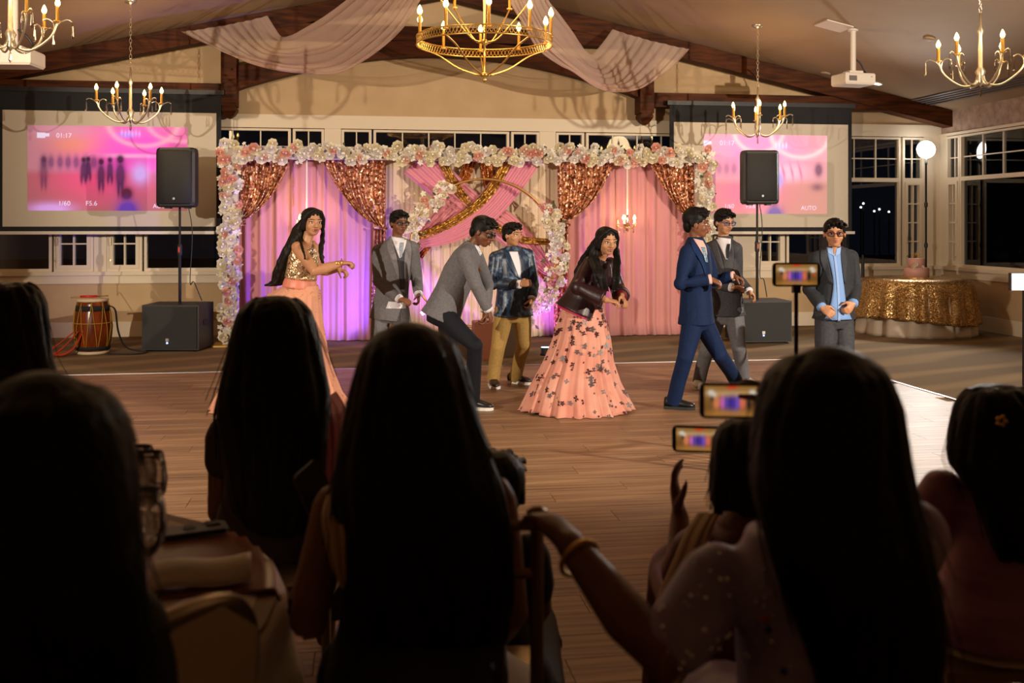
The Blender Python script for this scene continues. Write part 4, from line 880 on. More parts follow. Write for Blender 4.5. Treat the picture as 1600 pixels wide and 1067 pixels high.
def padded(base, face, lab):
    b = Vector(base); f = Vector(face).normalized(); x = Vector((f.y, -f.x, 0)); r = empty('padded_chair', b, lab, 'chair')
    for sx in (-1, 1):
        for sy in (-1, 1): MB().tube([b + x * (sx * .2) + f * (sy * .19), b + x * (sx * .2) + f * (sy * .19) + Z * .44], .014, 8).build('leg', CHG, r)
    MB().rings([[b + x * (a * k) + f * (e * k) + Z * z for a, e in ((-.22, -.21), (.22, -.21), (.22, .21), (-.22, .21))] for z, k in ((.43, .97), (.45, 1), (.49, 1), (.505, .93))]).build('seat', PAD, r, True, fix=True)
    P = [(-.2, .48), (-.215, .7), (-.19, .85), (-.1, .915), (.1, .915), (.19, .85), (.215, .7), (.2, .48)]
    MB().prism([b + x * a - f * (.2 + (z - .48) * .2) + Z * z for a, z in P], f * .05).build('backrest', PAD, r, fix=True)
    MB().tube(bez([b + x * a - f * (.175 + (z - .48) * .2) + Z * z for a, z in P], 4), .018, 8).build('back_rim', mat('rim_silver', sRGB('#8d7a60'), .3, .8), r, True)
# ---------------------------------------------------------------- people: builders
HAIR = mat('black_hair', (.0045, .004, .0038), .5, noise=((90, 90, 6), (.009, .007, .006), 4), bump=((140, 140, 6), .3), spec=.16)
HAIRB = mat('brown_black_hair', (.008, .0055, .0045), .5, noise=((90, 90, 6), (.014, .009, .007), 4), bump=((140, 140, 6), .3), spec=.16)
EYEW = mat('eye_white', (.75, .72, .68), .3); IRIS = mat('iris', (.015, .008, .005), .15)
BROW = mat('eyebrow', (.012, .009, .008), .8)
def skinm(n, h): return mat('skin_' + n, sRGB(h), .5, noise=((25, 25, 25), tuple(c * .9 for c in sRGB(h))))
def lipm(n, h): return mat('lip_' + n, sRGB(h), .45)
WSH = mat('white_shirt', sRGB('#dcdce6'), .75)
LENS = glassmat('spectacle_lens', (.95, .95, .95), .05); FRAMEB = mat('spectacle_frame', (.012, .010, .010), .3)

def frame(fwd, up=Vector((0, 0, 1))):
    y = Vector(fwd).normalized(); z = Vector(up); z = (z - y * z.dot(y)).normalized(); return (y.cross(z), y, z)
class Fig:
    """one figure: root Empty, one continuous body mesh, clothing and hair as its children"""
    def __init__(s, name, label, base, skin, group=None, vox=.006):
        s.root = empty(name, base, label, 'person', group); s.b = MB(); s.skin = skin; s.vox = vox; s.H = .21
    def L(s, x, y, z): return s.hc + (s.M[0] * x + s.M[1] * y + s.M[2] * z) * s.H
    def head(s, c, fwd, H=.21, up=Vector((0, 0, 1))):
        s.hc = Vector(c); s.H = H; s.M = frame(fwd, up); b = s.b; E = lambda p, r: b.ell(s.L(*p), [q * H for q in r], s.M, 16, 12)
        E((0, -.07, .13), (.355, .43, .375)); E((0, .05, -.10), (.295, .33, .37)); E((0, .19, -.365), (.15, .15, .115)); E((0, .1, -.3), (.22, .24, .16))
        for k in (-1, 1):
            E((k * .165, .2, -.13), (.12, .13, .14)); E((k * .365, -.03, -.05), (.035, .085, .13)); b.tube([s.L(k * .23, .29, .085), s.L(k * .1, .365, .075), s.L(0, .36, .07)], [.04 * H, .045 * H, .05 * H], 8, round_ends=True)
            E((k * .055, .40, -.135), (.045, .05, .04))
        b.tube([s.L(0, .36, .06), s.L(0, .42, -.04), s.L(0, .455, -.12)], [.035 * H, .042 * H, .058 * H], 8, round_ends=True)
        E((0, .33, -.255), (.12, .075, .075))
    def face(s, lip, brow=True, smile=0., mouth_open=0.):
        H = s.H
        for k in (-1, 1):
            e = MB().ell(s.L(k * .148, .318, .005), (.066 * H, .05 * H, .034 * H), s.M, 12, 8).build('eye', EYEW, s.root, True)
            MB().ell(s.L(k * .148, .352, .006), (.031 * H, .02 * H, .031 * H), s.M, 10, 6).build('iris', IRIS, e, True)
            MB().tube([s.L(k * .222, .295, .012), s.L(k * .15, .37, .045), s.L(k * .085, .35, .018)], [.008 * H, .014 * H, .010 * H], 6, round_ends=True).build('eyelid', BROW, e, True)
            MB().tube([s.L(k * .255, .285, .105), s.L(k * .18, .375, .135), s.L(k * .07, .405, .112)], [.012 * H, .022 * H, .018 * H], 6, flat=.6, round_ends=True).build('eyebrow', BROW, s.root, True)
        m_ = MB()
        m_.tube([s.L(-.105, .345, -.245 + smile), s.L(-.04, .398, -.232), s.L(0, .402, -.236), s.L(.04, .398, -.232), s.L(.105, .345, -.245 + smile)], [.008 * H, .026 * H, .024 * H, .026 * H, .008 * H], 8, round_ends=True)
        m_.tube([s.L(-.095, .34, -.262 + smile - mouth_open * .5), s.L(0, .395, -.285 - mouth_open), s.L(.095, .34, -.262 + smile - mouth_open * .5)], [.008 * H, .034 * H, .008 * H], 8, round_ends=True)
        m_.build('lips', lip, s.root, True)
        if mouth_open: MB().ell(s.L(0, .378, -.255 - mouth_open * .4), (.07 * H, .03 * H, .02 * H + mouth_open * .5 * H), s.M, 10, 6).build('mouth', mat('mouth_dark', (.03, .008, .006), .6), s.root, True)
    def arm(s, sh, el, wr, k=1., r=(.042, .036, .024)):
        s.b.tube([sh, sh.lerp(el, .4), el, el.lerp(wr, .35), wr], [r[0] * k, r[0] * .98 * k, r[1] * k, r[1] * 1.02 * k, r[2] * k], 10, round_ends=True)
    def hand(s, wr, d, n, side, curl=.9, k=1., spread=.0):
        b = s.b; d = d.normalized(); n = (n - d * n.dot(d)).normalized(); x = d.cross(n)
        R = []
        for t, a, e in ((-.01, .024, .020), (.02, .031, .018), (.055, .039, .016), (.08, .038, .0135), (.09, .03, .008)):
            R.append([wr + d * (t * k) + x * (a * k * math.cos(q)) + n * (e * k * math.sin(q)) for q in [i * math.pi / 6 for i in range(12)]])
        b.rings(R)
        for i, (o, l) in enumerate(((-.029, .066), (-.010, .077), (.010, .072), (.029, .058))):
            o *= -side; p = wr + d * (.080 * k) + x * (o * k); v = (d + x * (o * spread * 8)).normalized(); P = [p]; a = 0
            for seg, ang in ((.46, .55), (.30, .95), (.24, .75)):
                a += ang * curl * (1 + .06 * i); p = p + (v * math.cos(a) + n * math.sin(a)) * (l * seg * k); P.append(p)
            b.tube(P, [.0096 * k, .0092 * k, .0085 * k, .007 * k], 8, round_ends=True)
        p = wr + d * (.022 * k) + x * (side * .028 * k); t1 = (d * .62 + x * (side * .62) + n * .45).normalized(); t2 = (d * .9 + x * (side * .05) + n * (.3 + .5 * curl)).normalized()
        b.tube([p, p + t1 * .036 * k, p + t1 * .036 * k + t2 * .03 * k, p + t1 * .036 * k + t2 * .052 * k], [.0135 * k, .0115 * k, .0105 * k, .008 * k], 8, round_ends=True)
    def done(s): 
        o = rbuild('body', s.b, s.skin, s.root, s.vox, 3, .45); s.body = o; return o
    def rb(s, name, mb, m, vox=.009, it=4, fac=.5): return rbuild(name, mb, m, s.root, vox, it, fac)
    def short_hair(s, m=HAIR, seed=1, tuft=46, top=.0, sweep=.3, fringe=.30):
        H = s.H; rnd = random.Random(seed); mb = MB(); E = lambda p, r: mb.ell(s.L(*p), [q * H for q in r], s.M, 18, 12)
        E((0, -.10, .185 + top * .5), (.40, .445, .37 + top)); E((0, -.30, -.06), (.30, .2, .27)); E((0, .02, .36 + top), (.30, .33, .17))
        for k in (-1, 1): E((k * .345, -.10, .06), (.05, .17, .18))
        for i in range(tuft):
            a = rnd.uniform(-1.25, 1.25); f = rnd.uniform(-.35, .36); x = .36 * math.sin(a); z = .16 + .36 * math.cos(a) + top; y = f
            sh = math.sqrt(max(.05, 1 - (f / .48) ** 2)); p = (x * sh, y - .05, .14 + (z - .14) * sh)
            q = (p[0] + rnd.uniform(-.06, .06) + sweep * .12, p[1] + .13 + rnd.uniform(-.03, .06), p[2] + rnd.uniform(-.015, .035)); e = (q[0] + sweep * .14, q[1] + .07, q[2] - rnd.uniform(.03, .11))
            if e[1] > .34: e = (e[0], .385, max(e[2], fringe))
            mb.tube([s.L(*p), s.L(*q), s.L(*e)], [.055 * H, .05 * H, .016 * H], 6, round_ends=True)
        s.rb('hair', mb, m, .005, 1, .4)
    def glasses(s, fm=FRAMEB):
        H = s.H; g = MB()
        for k in (-1, 1):
            P = [s.L(k * .155 + .125 * math.copysign(abs(math.cos(a)) ** .6, math.cos(a)), .415 - .05 * abs(k * .155 + .125 * math.cos(a)) / .28, .0 + .082 * math.copysign(abs(math.sin(a)) ** .6, math.sin(a))) for a in [i * math.pi / 10 for i in range(21)]]
            g.tube(P, .017 * H, 6); g.tube([s.L(k * .28, .405, .03), s.L(k * .36, .30, .03), s.L(k * .385, .0, .015), s.L(k * .37, -.06, -.03)], .015 * H, 6)
        g.tube([s.L(-.04, .42, .02), s.L(0, .45, .03), s.L(.04, .42, .02)], .014 * H, 6)
        o = g.build('glasses', fm, s.root, True)
        for k in (-1, 1): MB().ell(s.L(k * .155, .40, 0), (.115 * H, .008 * H, .075 * H), s.M, 14, 8).build('lens', LENS, o, True)
    def shoe(s, p, d, m, sm, L=.25, lift=0., z0=.008):
        d = Vector(d); d.z = 0; d.normalize(); x = Vector((d.y, -d.x, 0)); Z = Vector((0, 0, 1)); p = Vector((p.x, p.y, z0 + lift)); R = []; S = []
        for t, w_, h in ((-.30, .018, .045), (-.28, .032, .075), (-.15, .036, .085), (0, .036, .088), (.15, .040, .075), (.32, .046, .058), (.5, .046, .045), (.62, .036, .036), (.70, .012, .026)):
            c = p + d * (t * L); R.append([c + x * (w_ * math.cos(a)) + Z * (.018 + max(0, h * .5 * (1 + math.sin(a)) - .0)) for a in [i * math.pi / 6 for i in range(12)]])
            S.append([c + x * (w_ * 1.07 * a) + Z * z for a, z in ((-1, 0), (1, 0), (1, .024), (-1, .024))])
        o = MB().rings(R).build('shoe', m, s.root, True, fix=True); MB().rings(S).build('sole', sm, o, fix=True)

def ring(c, rx, ry, rt, ax, n=22, e=.85):
    f = ax.cross(rt).normalized(); r = (rt - ax * rt.dot(ax)).normalized(); out = []
    for i in range(n):
        a = 2 * math.pi * i / n; ca, sa = math.cos(a), math.sin(a)
        out.append(c + r * (rx * math.copysign(abs(ca) ** e, ca)) + f * (ry * math.copysign(abs(sa) ** e, sa)))
    return out
def torso(mb, N, P, sr, hr, lv):
    """lv: (t along neck->pelvis, half width, half depth)"""
    ax = (P - N).normalized(); mb.rings([ring(N.lerp(P, t), a, b, sr.lerp(hr, min(1, max(0, t))), ax) for t, a, b in lv])
def decal(name, targets, left, right, m, parent, nu=6, nv=14, off=.004, th=.003):
    """thin cloth piece laid on the surface of the target garment"""
    bv = []
    for o in targets:
        g = origin(o); bv.append(BVHTree.FromPolygons([v.co + g for v in o.data.vertices], [tuple(p.vertices) for p in o.data.polygons]))
    org = Vector((0, 0, HC)); A = bez([(x, y, 0) for x, y in left], 6); B = bez([(x, y, 0) for x, y in right], 6); V = {}
    for j in range(nv + 1):
        for i in range(nu + 1):
            p = samp(A, j / nv * .9999).lerp(samp(B, j / nv * .9999), i / nu); dr = (at(p.x, p.y, 1) - org).normalized(); best = None
            for b in bv:
                h = b.ray_cast(org, dr)
                if h[0] is not None and (best is None or h[3] < best[3]): best = h
            if best: V[i, j] = best[0] - dr * off
    if not V: return None
    idx = {k: n for n, k in enumerate(V)}; F = []
    for j in range(nv):
        for i in range(nu):
            q = [(i, j), (i + 1, j), (i + 1, j + 1), (i, j + 1)]
            if all(k in V for k in q) and max((V[a] - V[b]).length for a in q for b in q) < .15: F.append([idx[k] for k in q])
    mb = MB(); mb.add(list(V.values()), F); return mb.build(name, m, parent, True, solid=th)

def suit(name, label, S):
    """standing figure in jacket and trousers"""
    d = S['d']; A = lambda p, o=0: at(p[0], p[1], d + (p[2] if len(p) > 2 else o))
    S = dict(S); S['neck'] = (S['neck'][0], S['neck'][1] - 4); S['shL'] = (S['shL'][0], S['shL'][1] - 3); S['shR'] = (S['shR'][0], S['shR'][1] - 3)
    fl, fr = onZ(*S['footL'], 0), onZ(*S['footR'], 0); base = (fl + fr) / 2
    f = Fig(name, label, base, S['skin'], 'children dancing on the floor'); H = S.get('H', .212)
    shw = S.get('sw', .37); dx = abs(S['shR'][0] - S['shL'][0]) * d / FPX; dd = math.sqrt(max(0, shw ** 2 - dx ** 2)) / 2 * (1 if S['near'] == 'L' else -1)
    sL, sR = at(S['shL'][0], S['shL'][1], d - dd), at(S['shR'][0], S['shR'][1], d + dd); sr = (sR - sL).normalized()
    N = A(S['neck']); P = A(S['hip']); ax = (P - N).normalized()
    hv = S.get('hipv'); hr = hv.normalized() if hv else Vector((sr.x, sr.y, 0)).normalized()
    hw = .082; hL, hR = P - hr * hw, P + hr * hw
    eL, wL, eR, wR = A(S['elL']), A(S['wrL']), A(S['elR']), A(S['wrR']); gL, gR = A(S['hdL']), A(S['hdR'])
    Z = Vector((0, 0, 1)); aL, aR = fl + Z * .085, fr + Z * .085; kL, kR = A(S['knL']), A(S['knR'])
    f.head(A(S['head']), S['face'], H, S.get('up', Z)); b = f.b
    b.tube([f.L(0, -.08, -.15), N.lerp(f.L(0, -.08, -.2), .35), N + ax * .06], [.050, .046, .055], 12)
    torso(b, N, P, sr, hr, [(0, .05, .05), (.14, shw / 2 - .10, .055), (.35, .105, .07), (.7, .10, .07), (1, .11, .08), (1.12, .09, .07)])
    inL, inR = sL.lerp(N, .36) + ax * .05, sR.lerp(N, .36) + ax * .05
    for sh, el, wr, h_, sd, cn in ((inL, eL, wL, gL, 1, S.get('nL')), (inR, eR, wR, gR, -1, S.get('nR'))):
        f.arm(sh, el, wr); f.hand(wr, h_ - wr, cn or (N.lerp(P, .6) - wr + Z * -.2), S.get('sdL' if sd == 1 else 'sdR', sd), S.get('curl', .95), S.get('hk', .92))
    for h_, kn, an in ((hL, kL, aL), (hR, kR, aR)): b.tube([h_ + Z * .05, h_.lerp(kn, .4), kn, an - Z * .03], [.06, .06, .042, .032], 10)
    f.done(); f.face(S['lip'], mouth_open=S.get('open', 0)); f.short_hair(S.get('hair', HAIR), S.get('seed', 1), top=S.get('top', 0), sweep=S.get('sweep', .3), fringe=S.get('fringe', .3))
    if S.get('glasses'): f.glasses(S['glasses'])
    # trousers
    mb = MB(); torso(mb, N, P, hr, hr, [(.80, .125, .10), (.95, .135, .108), (1.1, .135, .11), (1.2, .10, .09)])
    for h_, kn, an in ((hL, kL, aL), (hR, kR, aR)):
        mb.tube([h_ + Z * .03, h_.lerp(kn, .5), kn, kn.lerp(an, .55), an - Z * .035], [.088, .082, .066, .062, .060], 14)
        mb.ell(kn, .066)
        for t in (.86, .95): q = kn.lerp(an, t); mb.tube([q + hr * .05 + Z * .01, q + hr * .0 - FWD * .056, q - hr * .05 - Z * .006], .011, 6)
    tro = f.rb('trousers', mb, S['trm'], .009, 4)
    # jacket
    mb = MB(); hem = S.get('hem', 1.16); fat = S.get('fat', 1.)
    torso(mb, N, P, sr, hr, [(-.04, .062, .06), (.02, .085, .075), (.075, shw / 2 - .055, .085), (.16, shw / 2 - .03, .105), (.4, (shw / 2 - .035) * fat, .122 * fat), (.7, .146 * fat, .118 * fat), (1.0, .165 * fat, .132 * fat), (hem, .178 * fat, .145 * fat)])
    for sh, el, wr in ((sL, eL, wL), (sR, eR, wR)):
        q = sh.lerp(N, .12) + ax * .035; mb.tube([N + ax * .035, N.lerp(q, .5) + ax * .01, q], [.055, .062, .064], 12); mb.tube([q, q.lerp(el, .45), el, el.lerp(wr, .5), wr.lerp(el, .06)], [.066, .062, .053, .050, .046], 14); mb.ell(q, .068); mb.ell(el, .054)
        for t in (.86, 1.0): c = q.lerp(el, t); mb.tube([c + ax.cross(sr) * .05 + sr * .02, c + sr * .05 + ax * .01, c - ax.cross(sr) * .05], .010, 6)
    jk = f.rb('jacket', mb, S['jkm'], .008, 4); f.jk = jk
    for sh, wr, el in ((sL, wL, eL), (sR, wR, eR)): MB().tube([wr.lerp(el, .14), wr + (wr - el).normalized() * .008], .039, 14).build('shirt_cuff', S.get('cuff', WSH), f.root, True)
    for p, dr in ((fl, S['dirL']), (fr, S['dirR'])): f.shoe(p, RGT * dr[0] - FWD * dr[1], S['shm'], S['som'], z0=.008)
    for dn, lf, rt, mm, off in S.get('decals', ()):
        o = decal(dn, [jk, tro] if dn != 'shirt_tail' else [jk, tro], lf, rt, mm, f.root, off=off)
    # shirt collar
    if S.get('collar'):
        mb = MB(); cc = N.lerp(f.hc, .12); an2 = (f.hc - N).normalized()
        mb.rings([ring(cc + an2 * (z - .02), a, a * .95, sr, an2, 20) for z, a in ((-.04, .075), (-.01, .067), (.010, .063))], caps=False); mb.build('collar', S['collar'], f.root, True, solid=.005)
    return f
# ---------------------------------------------------------------- the dancing children
SK1, SK2, SK3, SK4 = skinm('tan', '#a36f4c'), skinm('brown', '#7d4d33'), skinm('light_brown', '#b98460'), skinm('deep', '#6e4028')
LP = lipm('rose', '#8a4a42'); LPD = lipm('brown', '#6e3c34')
def wool(n, a, b): return mat(n, sRGB(a), .8, noise=((60, 60, 60), sRGB(b)), bump=((13, 13, 9), .6), spec=.25)
GREY = wool('grey_wool', '#6c6a6e', '#605f63'); GREYT = wool('grey_trouser', '#69696e', '#5f5f63'); CHAR = wool('charcoal_wool', '#434348', '#3a3a40'); DGREY = wool('dark_grey_wool', '#2e3036', '#27292e')
BLUE = wool('royal_blue_wool', '#0a2249', '#081d40'); NAVY = wool('navy_trouser', '#14161f', '#101219'); KHAKI = wool('khaki_cotton', '#a5854c', '#997a44')
PAIS = mat('paisley_jacket', sRGB('#1c2b40'), .4, noise=((22, 22, 22), sRGB('#57708c'), 5))
PAIS.node_tree.nodes['Color Ramp'].color_ramp.elements[0].position = .5
SHB = mat('black_shoe', (.012, .011, .011), .35); SHBR = mat('brown_shoe', sRGB('#2e1d15'), .45); SHW = mat('white_sneaker', sRGB('#cfcac4'), .6); SOLW = mat('white_sole', sRGB('#d8d4cc'), .6); SOLB = mat('black_sole', (.01, .01, .01), .6)
VEST = wool('grey_vest', '#4b4a4e', '#424145'); TIES = mat('silver_tie', sRGB('#a9b2c0'), .4, noise=((120, 40, 120), sRGB('#6d7686'))); TIET = mat('floral_tie', sRGB('#9fb6c8'), .5, noise=((90, 90, 90), sRGB('#33586e')))
LBS = mat('light_blue_shirt', sRGB('#6f92c8'), .75); PKS = mat('pink_shirt', sRGB('#d8aea6'), .75); LAPG = wool('grey_lapel', '#838186', '#77757a'); LAPB = wool('blue_lapel', '#0d2a58', '#0b244c'); LAPD = wool('dark_lapel', '#363940', '#2f3138'); LAPC = wool('charcoal_lapel', '#54545b', '#4a4a50')
PURF = mat('purple_frame', sRGB('#4a3f78'), .3); REDF = mat('maroon_frame', sRGB('#5a1f20'), .3)
f2 = suit('person', 'boy in grey three-piece suit and glasses, leaning with hands low by the hoop', dict(
    d=8.8, head=(624, 348, -.05), face=cv(.55, -.10, .82), H=.205, neck=(620, 378), shL=(589, 392), shR=(647, 386), near='R', hip=(610, 482), sw=.36,
    elL=(592, 440, -.06), wrL=(624, 467, -.2), hdL=(638, 470, -.24), elR=(651, 434, .05), wrR=(654, 459, -.05), hdR=(654, 471, -.08), nL=cv(.1, -.9, -.3), nR=cv(-1, 0, .2),
    knL=(590, 540, -.1), knR=(637, 536, -.08), footL=(585, 616), footR=(646, 614), dirL=(.1, 1), dirR=(.5, .8), skin=SK2, lip=LPD, jkm=GREY, trm=GREYT, shm=SHB, som=SOLB, glasses=FRAMEB, seed=2, sweep=.35, open=.03,
    collar=WSH, decals=[('vest', [(611, 370), (619, 398), (624, 425), (626, 452)], [(636, 372), (638, 398), (637, 425), (632, 452)], VEST, .004), ('shirt_front', [(611, 369), (617, 385), (624, 403)], [(636, 371), (633, 387), (626, 403)], WSH, .008), ('necktie', [(625, 379), (624, 390), (625, 402)], [(631, 379), (630, 390), (628, 402)], TIES, .012),
                        ('lapel', [(605, 372), (606, 390), (616, 418), (622, 435)], [(611, 369), (617, 390), (623, 418), (624, 437)], LAPG, .008), ('lapel', [(635, 371), (633, 390), (632, 415), (633, 440)], [(640, 374), (643, 392), (641, 418), (637, 442)], LAPG, .008),
                        ('shirt_tail', [(607, 471), (603, 482)], [(637, 473), (641, 482)], WSH, .006)]))
f3 = suit('person', 'boy in grey blazer and dark trousers bending forward with arm hanging down', dict(
    d=8.0, head=(755, 363, -.02), face=cv(.86, -.34, .36), up=cv(.3, .95, 0), H=.225, neck=(737, 388), shL=(728, 397), shR=(748, 401), near='L', hip=(692, 487), sw=.36, hem=1.10, fat=1.08,
    elL=(744, 446, -.26), wrL=(763, 484, -.2), hdL=(768, 499, -.18), elR=(762, 445, .2), wrR=(758, 485, .1), hdR=(757, 498, .1), nL=cv(-.8, -.3, -.3), nR=cv(-.8, 0, .3), sdL=1, sdR=-1, hipv=cv(.35, 0, -.94),
    knL=(742, 540, -.18), knR=(703, 557, .12), footL=(738, 641), footR=(688, 628), dirL=(1, .25), dirR=(.8, .3), skin=SK4, lip=LPD, jkm=GREY, trm=NAVY, shm=SHB, som=SOLW, glasses=FRAMEB, seed=3, top=.03, sweep=.1, fringe=.38, open=.05, hk=1.,
    collar=WSH, decals=[('shirt_collar', [(735, 369), (742, 383), (750, 400)], [(741, 370), (748, 381), (755, 394)], WSH, .006)]))
f4 = suit('person', 'boy in dark blue patterned blazer and khaki trousers with one fist raised', dict(
    d=9.1, head=(801, 367, -.05), face=cv(.74, -.02, .66), H=.21, neck=(801, 392), shL=(771, 402), shR=(827, 397), near='L', hip=(802, 484), sw=.36, hem=1.1, fat=1.04,
    elL=(770, 444, -.1), wrL=(812, 444, -.22), hdL=(824, 442, -.22), elR=(834, 444, .02), wrR=(831, 466, -.06), hdR=(828, 478, -.08), nL=cv(0, -.4, -.9), nR=cv(-1, 0, -.1),
    knL=(778, 543, -.05), knR=(819, 537, -.04), footL=(770, 605), footR=(805, 600), dirL=(.2, 1), dirR=(.9, .5), skin=SK3, lip=LP, jkm=PAIS, trm=KHAKI, shm=SHBR, som=SOLW, seed=4, fringe=.24, sweep=.25, open=.03,
    decals=[('t_shirt', [(795, 393), (803, 414), (811, 434)], [(809, 393), (813, 412), (814, 434)], WSH, .005), ('lapel', [(788, 394), (794, 412), (806, 432)], [(795, 393), (803, 413), (811, 435)], mat('dark_satin', sRGB('#22344c'), .35), .008)]))
f6 = suit('person', 'boy in royal blue suit striding forward with both fists out', dict(
    d=8.0, head=(1089, 350, 0), face=cv(.97, -.04, .22), H=.225, neck=(1087, 379), shL=(1073, 393), shR=(1100, 391), near='L', hip=(1088, 492), sw=.38, hem=1.12, fat=1.02,
    elL=(1063, 443, -.2), wrL=(1110, 436, -.22), hdL=(1122, 441, -.22), elR=(1117, 438, .16), wrR=(1146, 431, .08), hdR=(1157, 436, .06), nL=cv(0, -.9, -.4), nR=cv(0, -.95, .2), sdL=1, sdR=-1, hipv=cv(.35, 0, -.94),
    knL=(1071, 558, -.1), knR=(1124, 553, .12), footL=(1052, 640), footR=(1157, 618), dirL=(1, .3), dirR=(1, .2), skin=SK2, lip=LPD, jkm=BLUE, trm=BLUE, shm=SHB, som=SOLB, seed=6, top=.05, sweep=.1, fringe=.36,
    collar=PKS, cuff=PKS, decals=[('shirt_front', [(1082, 372), (1090, 383), (1099, 398)], [(1098, 376), (1103, 386), (1105, 398)], PKS, .006), ('necktie', [(1095, 386), (1099, 397), (1102, 409)], [(1102, 386), (1104, 397), (1106, 410)], TIET, .011),
                                   ('lapel', [(1077, 372), (1083, 390), (1096, 412), (1102, 430)], [(1082, 371), (1090, 386), (1101, 410), (1104, 431)], LAPB, .008)]))
f7 = suit('person', 'boy in charcoal suit, white shirt and purple glasses beside the subwoofer', dict(
    d=9.0, head=(1132, 347, -.05), face=cv(.42, -.18, .88), H=.215, neck=(1131, 377), shL=(1107, 387), shR=(1151, 388), near='R', hip=(1135, 484), sw=.36, hem=1.08,
    elL=(1104, 440, -.1), wrL=(1143, 449, -.25), hdL=(1154, 448, -.28), elR=(1152, 434, .02), wrR=(1170, 455, -.12), hdR=(1179, 464, -.16), nL=cv(0, -.95, -.1), nR=cv(-.6, -.6, 0),
    knL=(1104, 549, -.08), knR=(1154, 541, -.06), footL=(1092, 606), footR=(1163, 604), dirL=(-.3, 1), dirR=(.5, .9), skin=SK3, lip=LP, jkm=CHAR, trm=GREYT, shm=SHW, som=SOLW, glasses=PURF, seed=8, top=.02, sweep=.2, fringe=.2,
    collar=WSH, decals=[('vest', [(1117, 372), (1127, 398), (1132, 425)], [(1143, 374), (1147, 398), (1145, 425)], VEST, .004), ('shirt_front', [(1117, 370), (1126, 387), (1134, 405)], [(1142, 373), (1141, 388), (1137, 405)], WSH, .008), ('necktie', [(1136, 381), (1134, 392), (1135, 404)], [(1141, 381), (1140, 392), (1138, 404)], DGREY, .012),
                        ('lapel', [(1111, 374), (1115, 394), (1127, 420)], [(1117, 370), (1124, 392), (1133, 424)], LAPC, .009)]))
f8 = suit('person', 'boy in dark grey jacket over untucked light blue shirt, standing with loose fists', dict(
    d=7.9, head=(1304, 364, -.05), face=cv(-.22, -.10, .97), H=.215, neck=(1304, 393), shL=(1273, 403), shR=(1332, 400), near='L', hip=(1303, 492), sw=.335, hem=1.06,
    elL=(1264, 452, .0), wrL=(1284, 480, -.16), hdL=(1294, 487, -.2), elR=(1336, 448, .02), wrR=(1333, 474, -.14), hdR=(1325, 485, -.18), nL=cv(.5, -.5, -.5), nR=cv(-.7, -.3, -.5),
    knL=(1288, 572, -.03), knR=(1322, 572, -.02), footL=(1287, 646), footR=(1324, 646), dirL=(-.2, 1), dirR=(.2, 1), skin=SK3, lip=LP, jkm=DGREY, trm=wool('denim_grey', '#3e3f44', '#35363b'), shm=SHB, som=SOLB, glasses=REDF, seed=9, sweep=-.3, fringe=.2,
    collar=LBS, cuff=LBS, decals=[('shirt_front', [(1291, 388), (1295, 405), (1302, 442), (1297, 478), (1287, 501)], [(1313, 387), (1314, 409), (1319, 450), (1323, 478), (1331, 499)], LBS, .006), ('placket', [(1302, 396), (1307, 440), (1309, 478), (1309, 503)], [(1306, 396), (1311, 440), (1313, 478), (1313, 503)], mat('shirt_placket', sRGB('#86a4d4'), .75), .010),
                                   ('collar_flap', [(1292, 386), (1294, 395)], [(1301, 388), (1303, 400)], mat('shirt_placket'), .012), ('collar_flap', [(1307, 388), (1305, 400)], [(1314, 386), (1313, 396)], mat('shirt_placket'), .012), ('neck_skin', [(1300, 386), (1302, 392), (1303, 397)], [(1308, 386), (1306, 392), (1305, 397)], SK3, .011),
                                   ('lapel', [(1282, 388), (1283, 410), (1295, 440)], [(1291, 387), (1295, 410), (1302, 444)], LAPD, .009), ('lapel', [(1313, 388), (1315, 410), (1319, 440)], [(1321, 389), (1324, 410), (1321, 444)], LAPD, .009)]))
# ---- girls
def skirt(name, par, lv, d, m, folds, amp, seed, sq=.85, tail=None):
    """lv: (py, left px, right px) from waist to hem, last level lies on the floor"""
    rnd = random.Random(seed); ph = [rnd.random() * 6 for _ in range(3)]; L = []
    for py, a, b in lv:
        c = at((a + b) / 2, py, d); L.append((c, (b - a) / 2 * d / FPX))
    def fn(u, v):
        k = v * (len(L) - 1) * .9999; i = int(k); t = k - i; t2 = t
        c = L[i][0].lerp(L[i + 1][0], t); r = L[i][1] + (L[i + 1][1] - L[i][1]) * t2; a = u * 2 * math.pi
        w_ = amp * v * (math.sin(a * folds + ph[0] + .7 * math.sin(a * 2)) * .7 + .4 * math.sin(a * folds * 1.6 + ph[1])); rr = r * (1 + w_)
        p = c + RGT * (rr * math.cos(a)) - FWD * (rr * sq * math.sin(a)); p.z = max(.012, p.z + .03 * v * math.sin(a * 3 + ph[2])); return p
    mb = MB().grid(fn, 160, 36, closed=True); o = mb.build(name, m, par, True, solid=.003); return o, fn
